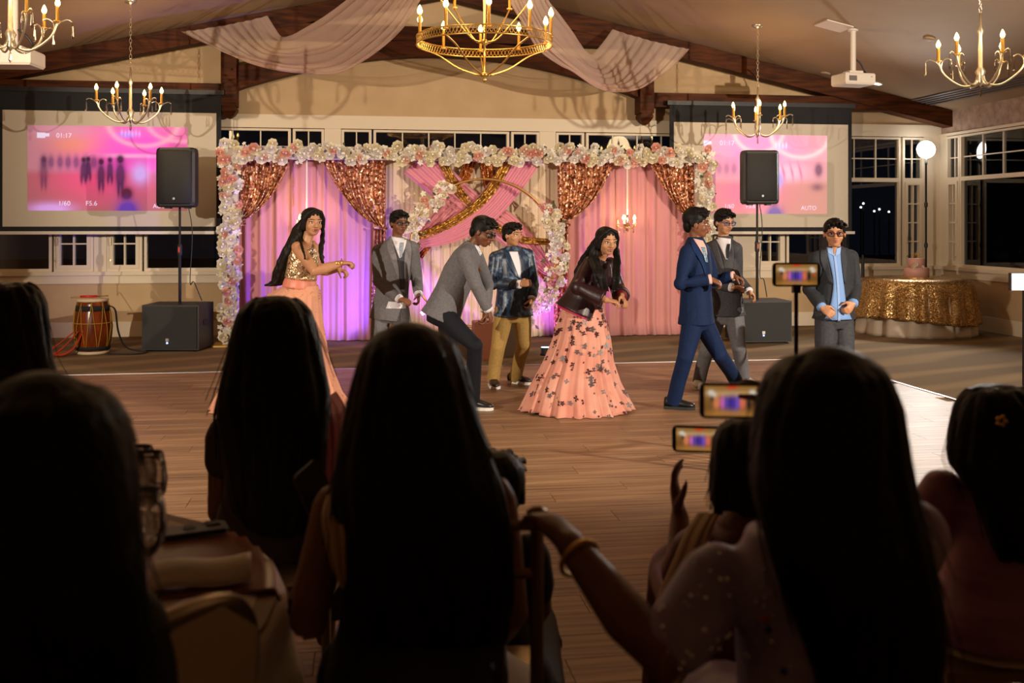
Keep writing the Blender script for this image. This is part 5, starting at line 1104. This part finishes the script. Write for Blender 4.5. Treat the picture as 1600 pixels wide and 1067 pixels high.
def girl(name, label, S):
    d = S['d']; A = lambda p: at(p[0], p[1], d + (p[2] if len(p) > 2 else 0)); Z = Vector((0, 0, 1))
    base = onZ(S['base'][0], S['base'][1], 0); f = Fig(name, label, base, S['skin'], 'children dancing on the floor')
    sL, sR, N, P = A(S['shL']), A(S['shR']), A(S['neck']), A(S['hip']); sr = (sR - sL).normalized(); ax = (P - N).normalized(); hr = Vector((sr.x, sr.y, 0)).normalized()
    eL, wL, gL, eR, wR, gR = [A(S[k]) for k in ('elL', 'wrL', 'hdL', 'elR', 'wrR', 'hdR')]
    f.head(A(S['head']), S['face'], S.get('H', .215), S.get('up', Z)); b = f.b
    b.tube([f.L(0, -.08, -.15), N.lerp(f.L(0, -.08, -.2), .35), N + ax * .06], [.046, .042, .052], 12)
    torso(b, N, P, sr, hr, [(0, .055, .052), (.1, .125, .075), (.3, .13, .09), (.65, .115, .09), (1, .13, .105), (1.2, .12, .1)])
    for sh, el, wr, h_, sd, cn in ((sL, eL, wL, gL, S['sd'][0], S['nL']), (sR, eR, wR, gR, S['sd'][1], S['nR'])):
        f.arm(sh.lerp(N, .12), el, wr, 1., (.052, .044, .026)); f.hand(wr, h_ - wr, cn, sd, S.get('curl', .8), .92)
    for k in (-1, 1):
        h_ = P + hr * (.08 * k); an = Vector((base.x, base.y, .06)) + hr * (.1 * k); b.tube([h_, h_.lerp(an, .5), an], [.07, .055, .036], 10); b.tube([an, an + Vector((FWD * -.12 + hr * .03)) - Z * .035], [.034, .026], 8, round_ends=True)
    f.done(); f.face(S['lip'], mouth_open=S.get('open', 0)); f.N, f.P, f.sr, f.hr, f.ax, f.sL, f.sR = N, P, sr, hr, ax, sL, sR; f.j = (eL, wL, eR, wR)
    return f
def long_hair(f, m, locks, seed=1, part=True, vox=.006):
    """cap on the scalp plus locks given as world polylines with radii"""
    H = f.H; mb = MB(); rnd = random.Random(seed); E = lambda p, r: mb.ell(f.L(*p), [q * H for q in r], f.M, 18, 12)
    E((0, -.10, .175), (.395, .44, .365)); E((0, -.26, -.1), (.34, .24, .38))
    for k in (-1, 1): mb.tube([f.L(0, .22, .50), f.L(k * .22, .27, .38), f.L(k * .36, .12, .12), f.L(k * .37, .03, -.2)], [.05 * H, .08 * H, .10 * H, .11 * H], 8, round_ends=True)
    for pts, rad, n_ in locks:
        P = bez(pts, 5)
        for i in range(n_):
            o = Vector((rnd.gauss(0, 1), rnd.gauss(0, 1), 0)) * (rad * .55); e = 1 + rnd.uniform(-.06, .06)
            Q = [p + o * (.12 + .88 * math.sin(min(1, j / len(P) * 1.5) * 1.57)) + Vector((rnd.gauss(0, .003), rnd.gauss(0, .003), 0)) for j, p in enumerate(P)]
            mb.tube(Q, [max(.004, rad * .62 * (1 - .75 * (j / (len(Q) - 1)) ** 3)) for j in range(len(Q))], 7)
    f.rb('hair', mb, m, vox, 1, .4)
PEACH = mat('peach_tulle', sRGB('#cf8a6c'), .7, noise=((160, 160, 160), sRGB('#d69a7e'), 1), sheen=.4)
CHOLI = sequin('choli_sequins', sRGB('#e6c8a0'), sRGB('#b08058'), 120, .6, .3)
f1 = girl('person', 'girl in peach skirt and gold sequin top stretching her arm sideways', dict(
    d=8.05, base=(442, 640), head=(488, 347, -.02), face=cv(.52, -.08, .85), H=.22, neck=(478, 379), shL=(463, 388, -.12), shR=(489, 386, .12), hip=(468, 450),
    elL=(493, 424, -.25), wrL=(534, 411, -.2), hdL=(547, 411, -.2), elR=(500, 424, .15), wrR=(528, 420, .05), hdR=(540, 425, .03), sd=(1, -1), nL=cv(.3, -.95, 0), nR=cv(0, -1, 0), curl=1.15, skin=SK3, lip=lipm('red', '#9c4a44'), open=.02))
mb = MB(); torso(mb, f1.N, f1.P, f1.sr, f1.hr, [(.06, .09, .065), (.14, .125, .085), (.32, .14, .108), (.6, .138, .112), (.80, .142, .118)]); f1.rb('sequin_top', mb, CHOLI, .008, 3)
mb = MB(); torso(mb, f1.N, f1.P, f1.hr, f1.hr, [(.80, .138, .112), (.9, .148, .122), (1.0, .152, .126)]); f1.rb('waistband', mb, mat('peach_satin', sRGB('#cf7d66'), .45), .008, 2)
sk, fn1 = skirt('skirt', f1.root, [(446, 443, 497), (462, 418, 500), (500, 397, 503), (560, 372, 512), (610, 350, 530), (642, 334, 552)], 8.05, PEACH, 19, .07, 1)
mb = MB(); rnd = random.Random(3)
for i in range(420): p = Vector(fn1(rnd.random(), rnd.random() ** .7)); q = (p - at(445, 540, 8.05)); q.z = 0; mb.ell(p + q.normalized() * .006, .0045, None, 5, 3)
mb.build('beads', GOLD, f1.root, kind='stuff')
N, hc = f1.N, f1.hc
long_hair(f1, HAIRB, [([f1.L(.1, -.22, .2), f1.L(.36, -.3, -.3), at(458, 385, 8.0), at(445, 415, 8.02), at(437, 440, 8.05), at(424, 446, 8.05)], .05, 9), ([f1.L(-.05, -.28, .2), f1.L(.15, -.42, -.3), at(462, 382, 8.05), at(452, 415, 8.05), at(446, 436, 8.08)], .055, 8),
                       ([f1.L(-.38, -.02, -.1), f1.L(-.42, .02, -.5), at(502, 393, 7.93), at(505, 412, 7.92)], .016, 6), ([f1.L(.38, -.06, -.2), f1.L(.44, -.02, -.6), at(475, 393, 7.80), at(478, 406, 7.78)], .015, 6)], 1)
w_ = f1.j[1]; MB().tube([w_ + Vector((.0, .033 * math.cos(a), .033 * math.sin(a))) for a in [i * math.pi / 8 for i in range(17)]], .006, 6).build('bangle', GOLD, f1.root, True)
MB().ell(w_ - RGT * .03 - FWD * .034, (.016, .008, .016), None, 10, 6).build('gold_cuff', GOLD, f1.root, True)
# girl in maroon jacket and floral skirt
MAR = mat('maroon_satin', sRGB('#260c12'), .42, bump=((30, 30, 30), .1)); PKT = mat('pink_tulle', sRGB('#c97f6c'), .7, noise=((6, 6, 6), sRGB('#d39682')), sheen=.4)
f5 = girl('person', 'girl in dark maroon jacket and pink skirt with butterfly appliques, crouching forward', dict(
    d=8.0, base=(898, 640), head=(948, 377, -.12), face=cv(.38, -.14, .9), H=.215, neck=(938, 406), shL=(921, 414, -.12), shR=(955, 416, .10), hip=(905, 484),
    elL=(903, 449, -.24), wrL=(948, 469, -.30), hdL=(960, 471, -.3), elR=(966, 454, .05), wrR=(971, 463, -.15), hdR=(977, 471, -.2), sd=(1, -1), nL=cv(.1, -.9, -.2), nR=cv(-.6, -.6, 0), skin=SK3, lip=lipm('rose2', '#98534a')))
mb = MB(); torso(mb, f5.N, f5.P, f5.sr, f5.hr, [(-.02, .06, .055), (.08, .12, .085), (.2, .155, .11), (.5, .155, .13), (.8, .165, .145), (1.06, .20, .18)])
eL, wL, eR, wR = f5.j
for sh, el, wr in ((f5.sL, eL, wL), (f5.sR, eR, wR)):
    q = sh.lerp(f5.N, .12); mb.tube([q, q.lerp(el, .5), el, el.lerp(wr, .5), wr.lerp(el, .12)], [.068, .064, .062, .068, .074], 14); mb.ell(q, .07); mb.ell(el, .064)
f5.rb('jacket', mb, MAR, .009, 4)
MB().tube([wR.lerp(eR, .10), wR.lerp(eR, .06)], [.048, .050], 14).build('sleeve_lining', mat('red_lining', sRGB('#6a101c'), .5), f5.root, True)
mb = MB(); torso(mb, f5.N, f5.P, f5.hr, f5.hr, [(1.02, .17, .15), (1.10, .19, .165)]); f5.rb('blouse_hem', mb, mat('magenta_blouse', sRGB('#b02450'), .5), .009, 1)
sk, fn5 = skirt('skirt', f5.root, [(482, 878, 942), (500, 872, 946), (530, 864, 953), (565, 850, 956), (600, 832, 966), (642, 814, 986)], 8.0, PKT, 21, .08, 2)
mb = MB(); rnd = random.Random(9)
for i in range(300):
    u, v = rnd.random(), rnd.uniform(.06, .99) ** .8; p = Vector(fn5(u, v)); t1 = (Vector(fn5((u + .01) % 1, v)) - p).normalized(); t2 = (Vector(fn5(u, max(0, v - .02))) - p).normalized(); n_ = t1.cross(t2); c = at(900, 560, 8.0); q = p - c; q.z = 0
    if n_.dot(q) < 0: n_ = -n_
    p = p + n_ * .006; s = rnd.choice((.010, .016, .022, .028)); a0 = rnd.random() * 6; k = rnd.choice((4, 5, 5))
    for j in range(k):
        a = a0 + j * 2 * math.pi / k; e = t1 * math.cos(a) + t2 * math.sin(a); g = t2 * math.cos(a) - t1 * math.sin(a); mb.add([p, p + e * s * .6 + g * s * .32, p + e * s, p + e * s * .6 - g * s * .32], [(0, 1, 2, 3)])
mb.build('appliques', mat('applique_maroon', sRGB('#3c1216'), .4), f5.root, kind='stuff')
long_hair(f5, HAIR, [([f5.L(.36, -.08, -.1), f5.L(.50, -.02, -.6), at(936, 428, 7.70), at(943, 456, 7.72)], .028, 9), ([f5.L(-.37, -.08, -.1), f5.L(-.50, -.02, -.6), at(964, 428, 7.74), at(962, 453, 7.74)], .028, 9), ([f5.L(.05, -.25, .15), f5.L(.15, -.42, -.25), at(930, 395, 8.05), at(918, 412, 8.08), at(908, 432, 8.1)], .06, 6)], 2)
for k in (-1, 1): MB().tube([f5.L(k * .40, .0, -.2) + Vector((0, .0, 0)) + RGT * (.011 * math.cos(a)) + UP * (.016 * math.sin(a)) for a in [i * math.pi / 6 for i in range(13)]], .004, 6).build('earring', GOLD, f5.root, True)
# ---------------------------------------------------------------- seated guests, seen from behind
def hairloft(f, lv, d, m, seed, thick=.11, vox=.007, strands=70):
    """lv: (py, left px, right px, depth shift) from the crown to the ends"""
    rnd = random.Random(seed); mb = MB(); L = []
    for i, (py, a, b, dd) in enumerate(lv):
        q = at((a + b) / 2, py, d + dd); k = i / (len(lv) - 1); L.append((q, (b - a) / 2 * d / FPX, min((b - a) / 2 * d / FPX * 1.1, thick * (1 - .62 * max(0, k - .25) / .75))))
    C = bez([q[0] for q in L], 5); n = len(C)
    RX = [float(np.interp(i / (n - 1) * (len(L) - 1), range(len(L)), [q[1] for q in L])) for i in range(n)]; RY = [float(np.interp(i / (n - 1) * (len(L) - 1), range(len(L)), [q[2] for q in L])) for i in range(n)]
    R = []
    for i in range(n):
        R.append([C[i] + RGT * (RX[i] * .96 * math.cos(a)) - FWD * (RY[i] * math.sin(a)) for a in [2 * math.pi * j / 30 for j in range(30)]])
    mb.rings(R); mb.ell(f.L(0, -.1, .12), [q * f.H for q in (.39, .45, .40)], f.M, 18, 12)
    for s in range(strands):
        a = rnd.uniform(-.35, math.pi + .35); w = rnd.uniform(.94, 1.03); e = rnd.uniform(.8, 1.02); P = []; k0 = rnd.uniform(.05, .3); ph = rnd.random() * 6
        for i in range(int(n * k0), min(n, int(n * e) + 1)):
            aa = a + .05 * math.sin(i * .35 + ph); P.append(C[i] + RGT * (RX[i] * w * math.cos(aa)) - FWD * (RY[i] * w * math.sin(aa)) + UP * (-.01 * (i == n - 1)))
        if len(P) > 3: mb.tube(P, [.009 * (1 - .5 * (j / len(P)) ** 2) for j in range(len(P))], 6)
    f.rb('hair', mb, m, vox, 1, .4)
    mb = MB()
    for s in range(46):
        a = rnd.choice((rnd.uniform(-.5, .5), rnd.uniform(math.pi - .5, math.pi + .5), rnd.uniform(0, math.pi))); w = rnd.uniform(1.0, 1.035); i0 = int(n * rnd.uniform(.1, .7)); P = []; ph = rnd.random() * 6; fl_ = rnd.uniform(0, .03)
        for i in range(i0, min(n, i0 + rnd.randint(8, 20))): P.append(C[i] + RGT * ((RX[i] * w + fl_ * ((i - i0) / 14) ** 2) * math.cos(a + .06 * math.sin(i * .3 + ph))) - FWD * (RY[i] * w * math.sin(a)))
        if len(P) > 3: mb.tube(P, .0012, 4)
    mb.build('loose_strands', m, f.root, kind='stuff')
def guest(label, S):
    d = S['d']; A = lambda p: at(p[0], p[1], d + (p[2] if len(p) > 2 else 0)); Z = Vector((0, 0, 1)); N = A(S['neck']); fw = S.get('fw', FWD)
    seat = N + fw * S.get('lean', -.02); P = Vector((seat.x, seat.y, S.get('seat', .56))); base = Vector((P.x, P.y, 0))
    f = Fig('person', label, base, S['skin'], 'seated guests watching the dance', .009)
    sL, sR = A(S['shL']), A(S['shR']); sr = (sR - sL).normalized(); hr = Vector((fw.y, -fw.x, 0)).normalized(); sw = (sR - sL).length
    f.head(A(S['head']), S.get('face', cv(0, -.05, -1)), S.get('H', .225)); b = f.b; ax = (P - N).normalized()
    b.tube([f.L(0, -.08, -.15), N.lerp(f.L(0, -.08, -.2), .4), N + ax * .06], [.052, .048, .06], 12)
    torso(b, N, P, sr, hr, [(0, .06, .055), (.08, sw / 2 - .05, .07), (.3, sw / 2 - .055, .10), (.7, .13, .10), (1, .15, .12), (1.12, .14, .11)])
    for ar in S['arms']:
        sh, el, wr, h_ = [A(p) for p in ar['p']]; f.arm(sh, el, wr, 1., ar.get('r', (.050, .042, .028))); f.hand(wr, h_ - wr, ar['n'], ar['sd'], ar.get('curl', .7), 1.)
    if 'arms0' not in S:
        pass
    for k in (-1, 1):
        h_ = P + hr * (.09 * k); kn = h_ + fw * .42 + Z * -.02; kn.z = S.get('kz', .5); an = Vector((kn.x, kn.y, .07)) - fw * .03
        b.tube([h_, kn, an], [.075, .058, .036], 10); b.tube([an, an + fw * .14 - Z * .035], [.036, .028], 8, round_ends=True)
    f.done(); f.N, f.P, f.sr, f.hr, f.ax, f.sL, f.sR = N, P, sr, hr, ax, sL, sR
    mb = MB(); torso(mb, N, P, sr, hr, [(S.get('top', .10), sw / 2 - .05, .085), (.2, sw / 2 - .03, .105), (.4, sw / 2 - .03, .125), (.75, .15, .125), (1, .18, .16), (1.14, .18, .16)])
    for k in (-1, 1):
        h_ = P + hr * (.09 * k); kn = h_ + fw * .40; kn.z = S.get('kz', .5); mb.tube([h_, kn, Vector((kn.x, kn.y, .16))], [.11, .10, .12], 12); mb.ell(kn, .10)
    if S.get('sleeves'):
        for ar in S['arms']:
            sh, el = A(ar['p'][0]), A(ar['p'][1]); mb.tube([sh, sh.lerp(el, S['sleeves'])], [.062, .060], 14, round_ends=True)
    f.dress = f.rb(S.get('garment', 'dress'), mb, S['dress'], .010, 4); return f
LILAC = mat('lilac_organza', sRGB('#a696b4'), .55, noise=((9, 9, 9), sRGB('#8a7a9c'))); BLKD = mat('black_dress', (.010, .009, .009), .7); DMAR = mat('dark_maroon_dress', sRGB('#2e1612'), .6); MAUVE = mat('mauve_satin', sRGB('#9c6672'), .5, noise=((5, 5, 30), sRGB('#86545f'))); REDD = mat('red_dress', sRGB('#5e1016'), .55)
CREAMF = mat('cream_fabric', sRGB('#b99c78'), .75)
dn = at(690, 350, 1.98); chiavari(Vector((dn.x, dn.y, 0)) + FWD * .25, FWD, 'gold banquet chair whose post carries the sparkling guest\'s hand')
# long-haired guest beyond the table
c_ = guest('guest with long dark hair and pink scarf on her shoulder, seated beyond the table runner', dict(d=3.1, head=(428, 522), neck=(428, 605, -.02), shL=(345, 672), shR=(508, 660), skin=SK4, dress=DMAR, sleeves=.35, H=.225,
    arms=[dict(p=[(352, 680), (345, 800, .05), (372, 850, .25), (395, 850, .3)], n=cv(0, -1, 0), sd=-1), dict(p=[(500, 672), (512, 790, .05), (490, 850, .25), (470, 850, .3)], n=cv(0, -1, 0), sd=1)]))
hairloft(c_, [(463, 412, 446, 0), (472, 392, 466, -.01), (490, 376, 482, -.02), (520, 366, 491, -.03), (560, 357, 499, -.05), (610, 347, 508, -.10), (650, 345, 507, -.14), (720, 357, 500, -.15), (790, 368, 490, -.15), (835, 395, 468, -.15)], 3.1, HAIR, 1)
def scarfsheet(f, pts_l, pts_r, d, m, name, amp=.012, folds=5):
    Lp = bez([at(x, y, d + o) for x, y, o in pts_l], 6); Rp = bez([at(x, y, d + o) for x, y, o in pts_r], 6)
    MB().grid(lambda u, v: samp(Lp, v * .9999).lerp(samp(Rp, v * .9999), u) - FWD * (amp * math.sin(u * folds * 6.28) + .025 * math.sin(math.pi * u)), 40, 24).build(name, m, f.root, True, solid=.003)
scarfsheet(c_, [(478, 640, .1), (488, 660, -.13), (492, 720, -.15), (497, 800, -.14)], [(525, 612, .12), (540, 640, -.02), (546, 700, -.05), (534, 780, -.06)], 3.1, sheer('pink_voile', sRGB('#d890a0'), .8), 'scarf')
# guest at far side
a_ = guest('guest with straight dark hair seated farthest along beside the drum', dict(d=3.4, head=(14, 505), neck=(14, 585), shL=(-62, 650), shR=(92, 650), skin=SK2, dress=DMAR, sleeves=.5, arms=[dict(p=[(84, 662), (95, 760), (60, 800, .25), (45, 800, .3)], n=cv(0, -1, 0), sd=1)]))
hairloft(a_, [(441, -5, 33, 0), (450, -25, 52, -.01), (475, -42, 66, -.02), (510, -48, 71, -.03), (560, -50, 76, -.06), (600, -55, 88, -.12), (650, -50, 92, -.15), (720, -40, 80, -.15)], 3.4, HAIRB, 2)
# near guest by the table
b_ = guest('guest in black with long straight hair seated nearest the padded chair', dict(d=1.42, head=(72, 705), neck=(72, 880), shL=(-90, 975), shR=(205, 960), skin=SK4, dress=BLKD, sleeves=.6, fw=(RGT * -.3 + FWD).normalized(), arms=[dict(p=[(198, 985), (225, 1180), (120, 1230, .2), (80, 1230, .25)], n=cv(0, -1, 0), sd=1)]))
hairloft(b_, [(602, 35, 110, 0), (612, -5, 146, -.01), (635, -30, 170, -.02), (680, -48, 190, -.03), (750, -55, 198, -.05), (830, -55, 200, -.08), (900, -60, 206, -.11), (1000, -60, 215, -.12), (1100, -50, 200, -.12)], 1.42, HAIR, 3)
pb = at(222, 350, 1.46); fdir = (RGT * -.9 + FWD * .45).normalized(); padded(Vector((pb.x, pb.y, 0)) + fdir * .22, fdir, 'cream padded chair with rounded back beside the guest table')
# woman in the middle
d_ = guest('guest with very long dark hair and cream shoulder wrap, raising a dark phone', dict(d=2.05, head=(641, 592), neck=(645, 705), shL=(525, 775), shR=(768, 765), skin=skinm('amber', '#8a5c3c'), dress=BLKD, top=.2, H=.228, seat=.57,
    arms=[dict(p=[(522, 790), (478, 985, -.02), (492, 852, .12), (497, 800, .15)], n=cv(.9, 0, -.3), sd=-1, r=(.046, .040, .027), curl=.8), dict(p=[(770, 780), (795, 960, .0), (745, 1010, .25), (720, 1015, .3)], n=cv(0, -1, 0), sd=1)]))
hairloft(d_, [(517, 615, 668, 0), (526, 592, 692, -.01), (548, 574, 710, -.02), (590, 560, 724, -.03), (650, 547, 738, -.05), (710, 537, 756, -.08), (770, 532, 772, -.12), (840, 535, 786, -.13), (920, 545, 790, -.13), (1000, 560, 780, -.13)], 2.05, HAIRB, 4, strands=90)
scarfsheet(d_, [(520, 755, .05), (504, 800, -.10), (512, 860, -.13), (532, 910, -.12)], [(545, 745, .02), (552, 800, -.13), (548, 860, -.15), (546, 912, -.13)], 2.05, CREAMF, 'shoulder_wrap', .006, 3)
# small child beside her
e_ = guest('small child with black hair sitting on the floor just beyond the gold chair post', dict(d=2.78, head=(776, 772), neck=(776, 832), shL=(720, 862), shR=(834, 862), skin=SK4, dress=BLKD, H=.205, seat=.16, kz=.22, sleeves=.6, arms=[dict(p=[(826, 868), (840, 950), (812, 980, .15), (800, 980, .2)], n=cv(0, -1, 0), sd=1)]))
e_.short_hair(HAIR, 5, 50, .03)
# woman in lilac with sequins
f_ = guest('guest with black hair in lilac sequin dress, reaching for the gold chair post', dict(d=1.66, head=(1292, 648), neck=(1292, 800), shL=(1120, 890), shR=(1450, 800), skin=skinm('umber', '#7a4c36'), dress=LILAC, sleeves=.7, H=.225, seat=.58, top=.06,
    arms=[dict(p=[(1120, 905), (1035, 1035, -.08), (890, 850, .12), (842, 795, .22)], n=cv(-.3, -.9, -.2), sd=-1, r=(.055, .044, .028), curl=.55), dict(p=[(1425, 835), (1415, 880, .25), (1235, 640, .50), (1196, 606, .56)], n=cv(-.6, -.2, -.5), sd=1, curl=.6)]))
hairloft(f_, [(552, 1262, 1322, 0), (562, 1236, 1348, -.01), (585, 1210, 1374, -.02), (630, 1192, 1394, -.03), (690, 1186, 1404, -.05), (760, 1190, 1414, -.09), (850, 1215, 1436, -.13), (940, 1245, 1455, -.14), (1020, 1275, 1462, -.14), (1090, 1290, 1450, -.14)], 1.66, HAIR, 6, strands=90)
mb = MB(); rnd = random.Random(12); g = origin(f_.dress); vs_ = f_.dress.data.vertices; cand = [i for i in range(len(vs_)) if vs_[i].normal.dot(FWD) < -.2 and (vs_[i].co + g).z > .8 and (vs_[i].co + g - f_.N).dot(RGT) < -.02]
jw = [mat('jewel_clear', (.8, .85, .9), .1, 1.), mat('jewel_orange', sRGB('#d0521c'), .15, .6), mat('jewel_blue', sRGB('#2a4a9a'), .15, .6)]
for k in range(70): v = vs_[rnd.choice(cand)]; mb.ell(v.co + g + v.normal * .002, rnd.choice((.002, .003, .004)), None, 6, 4)
mb.build('sequins', jw[0], f_.root, kind='stuff')
for px, py, k in ((1184, 970, 1), (1195, 985, 2), (1233, 1052, 2)):
    best = min(cand, key=lambda i: (vs_[i].co + g - at(px, py, 1.56)).length); v = vs_[best]; MB().ell(v.co + g + v.normal * .003, .006, None, 8, 6).build('jewel', jw[k], f_.root, True)
w_ = at(905, 872, 1.76); u = (at(842, 795, 1.88) - at(1035, 1035, 1.58)).normalized(); x = u.orthogonal().normalized(); y = u.cross(x)
MB().tube([w_ + (x * math.cos(a) + y * math.sin(a)) * .037 for a in [i * math.pi / 10 for i in range(21)]], .005, 6).build('bracelet', GOLD, f_.root, True)
# guest in red holding a phone
g_ = guest('guest in red with cream scarf, holding up the smaller glowing phone', dict(d=2.45, head=(1168, 722), neck=(1165, 800), shL=(1085, 850), shR=(1240, 850), skin=SK2, dress=REDD, H=.215, sleeves=.8, seat=.52,
    arms=[dict(p=[(1088, 860), (1062, 905, .12), (1062, 805, .25), (1050, 735, .27)], n=cv(.75, .1, .2), sd=-1, curl=.35, r=(.042, .036, .026))]))
hairloft(g_, [(656, 1150, 1186, 0), (664, 1133, 1203, -.01), (685, 1120, 1217, -.02), (720, 1114, 1223, -.03), (760, 1112, 1225, -.06), (795, 1116, 1220, -.1)], 2.45, HAIR, 7, strands=50)
scarfsheet(g_, [(1092, 800, -.06), (1072, 830, -.08), (1050, 880, -.09), (1020, 950, -.09)], [(1130, 792, -.10), (1112, 830, -.13), (1098, 890, -.14), (1075, 960, -.14)], 2.45, CREAMF, 'scarf', .006, 3)
# guest with the hair clip
h_ = guest('guest in mauve dress with a gold hair clip in black wavy hair', dict(d=2.55, head=(1562, 668), neck=(1562, 742), shL=(1466, 758), shR=(1660, 770), skin=SK2, dress=MAUVE, H=.22, sleeves=.4, seat=.5, top=.04, arms=[dict(p=[(1472, 770), (1478, 880, .1), (1500, 940, .3), (1520, 945, .35)], n=cv(0, -1, 0), sd=-1)]))
hairloft(h_, [(602, 1540, 1582, 0), (612, 1515, 1605, -.01), (635, 1500, 1622, -.02), (675, 1490, 1634, -.03), (720, 1490, 1636, -.06), (770, 1525, 1640, -.11), (820, 1545, 1640, -.13), (870, 1560, 1630, -.13)], 2.55, HAIR, 8)
cp = at(1565, 658, 2.40); mb = MB()
for a in range(5): mb.ell(cp + RGT * (.010 * math.cos(a * 1.257)) + UP * (.010 * math.sin(a * 1.257)), (.006, .005, .006), None, 7, 5)
mb.build('hair_clip', GOLD, h_.root, True)
# chairs under the seated guests
for ft, nm in ((c_, 'low cushioned seat under the guest with the pink scarf'), (a_, 'low cushioned seat under the guest farthest along by the drum'), (f_, 'low cushioned seat under the guest in lilac sequins'), (g_, 'low cushioned seat under the guest in red'), (h_, 'low cushioned seat under the guest in mauve')):
    stool(Vector((ft.P.x, ft.P.y, 0)) + FWD * .06, FWD, nm)
q = at(1606, 350, 5.4); chiavari(Vector((q.x, q.y, 0)), (RGT * -.5 + FWD * .8), 'banquet chair with copper satin cushion standing alone on the carpet', COPPER)
q = origin(bpy.data.objects[[o.name for o in bpy.data.objects if o.get('label', '').startswith('banquet chair with copper')][0]])
# ---------------------------------------------------------------- phones
def phonepic(x, y):
    c = mixc(sRGB('#a9793c'), sRGB('#6a4420'), y); c = mixc(c, sRGB('#d8b070'), gs(x, y, .5, .25, .5, .10)); c = mixc(c, sRGB('#b8803c'), min(1, 1.5 * gs(x, y, .5, .95, .5, .15)))
    for cx, w_, h_, col in ((.22, .05, .20, '#ef8f5c'), (.33, .035, .18, '#e070c8'), (.40, .03, .2, '#5a48b8'), (.47, .03, .22, '#3b2c9a'), (.53, .03, .22, '#4a2fb0'), (.60, .035, .2, '#7a58d0'), (.69, .045, .2, '#f07a5c'), (.80, .03, .22, '#1c1a24')): c = mixc(c, sRGB(col), min(1, 1.5 * gs(x, y, cx, .55, w_, h_)))
    for cx, cy in ((.12, .22), (.16, .3), (.87, .2), (.9, .32)): c = mixc(c, sRGB('#f4ead4'), min(1, 1.4 * gs(x, y, cx, cy, .05, .07)))
    c = mixc(c, sRGB('#20201e'), gs(x, y, .14, .42, .03, .1)); c = mixc(c, sRGB('#e0401c'), min(1, 1.6 * gs(x, y, .5, .04, .09, .05))); c = mixc(c, sRGB('#e04a2c'), min(1, 1.6 * gs(x, y, .93, .5, .025, .06))); return c
PHS = vcol('phone_screen', .55, .3)
def phone(c, X, Z, w_, h_, lab, on=True):
    c = Vector(c); Y = Z.cross(X).normalized(); r = empty('phone', c - Z * (h_ / 2), lab, 'phone', 'phones raised by the guests')
    mb = MB(); cr = .012
    P = [(sx * (w_ / 2) - sx * cr * (1 - math.cos(a)), sz * (h_ / 2) - sz * cr * (1 - math.sin(a))) for sx, sz, A_ in ((1, 1, (0, .8, 1.57)), (-1, 1, (1.57, .8, 0)), (-1, -1, (0, .8, 1.57)), (1, -1, (1.57, .8, 0))) for a in A_]
    mb.prism([c + X * a + Z * b - Y * .0045 for a, b in P], Y * .009); mb.build('case', BLACK, r, fix=True)
    if on: raster('display', c - X * (w_ / 2 - .010) - Z * (h_ / 2 - .006) - Y * .0055, X, Z, w_ - .020, h_ - .012, 44, 22, phonepic, PHS, r)
    MB().obox(c + X * (w_ / 2 - .02) + Z * (h_ / 2 - .02) + Y * .006, X, Y, Z, .012, .003, .012).build('camera_bump', GRILL, r); return r
Zc = Vector((0, 0, 1))
pc = at(1244, 429, 3.25); phone(pc, RGT, Zc, .155, .078, 'glowing phone clamped on a thin black stand before the boy in light blue shirt')
phone(at(1143, 626, 2.2), (RGT + UP * -.01).normalized(), Zc, .142, .078, 'larger glowing phone held up beside the black-haired guest in lilac')
phone(at(1092, 686, 2.72), (RGT + UP * -.03).normalized(), Zc, .146, .072, 'smaller glowing phone held up by the guest in red')
ph = at(497, 778, 2.22); phone(ph, (RGT * .5 + UP * .4 + FWD * .6).normalized(), (UP * .8 - RGT * .35).normalized(), .075, .15, 'dark switched-off phone in the hand of the guest with cream wrap', False)
st = empty('phone_stand', Vector((pc.x, pc.y, 0)), 'thin black phone stand rising behind the guest in lilac', 'stand')
MB().tube([Vector((pc.x, pc.y, .1)), pc - Zc * .055], .007, 8).build('column', mat('pole_black'), st); MB().obox(pc - Zc * .046 + FWD * .0, RGT, FWD, Zc, .012, .012, .014).build('clamp', BLACK, st)
for a in (.3, 2.4, 4.5): MB().tube([Vector((pc.x, pc.y, .3)), Vector((pc.x + .25 * math.cos(a), pc.y + .25 * math.sin(a), .01))], .008, 6).build('leg', mat('pole_black'), st)
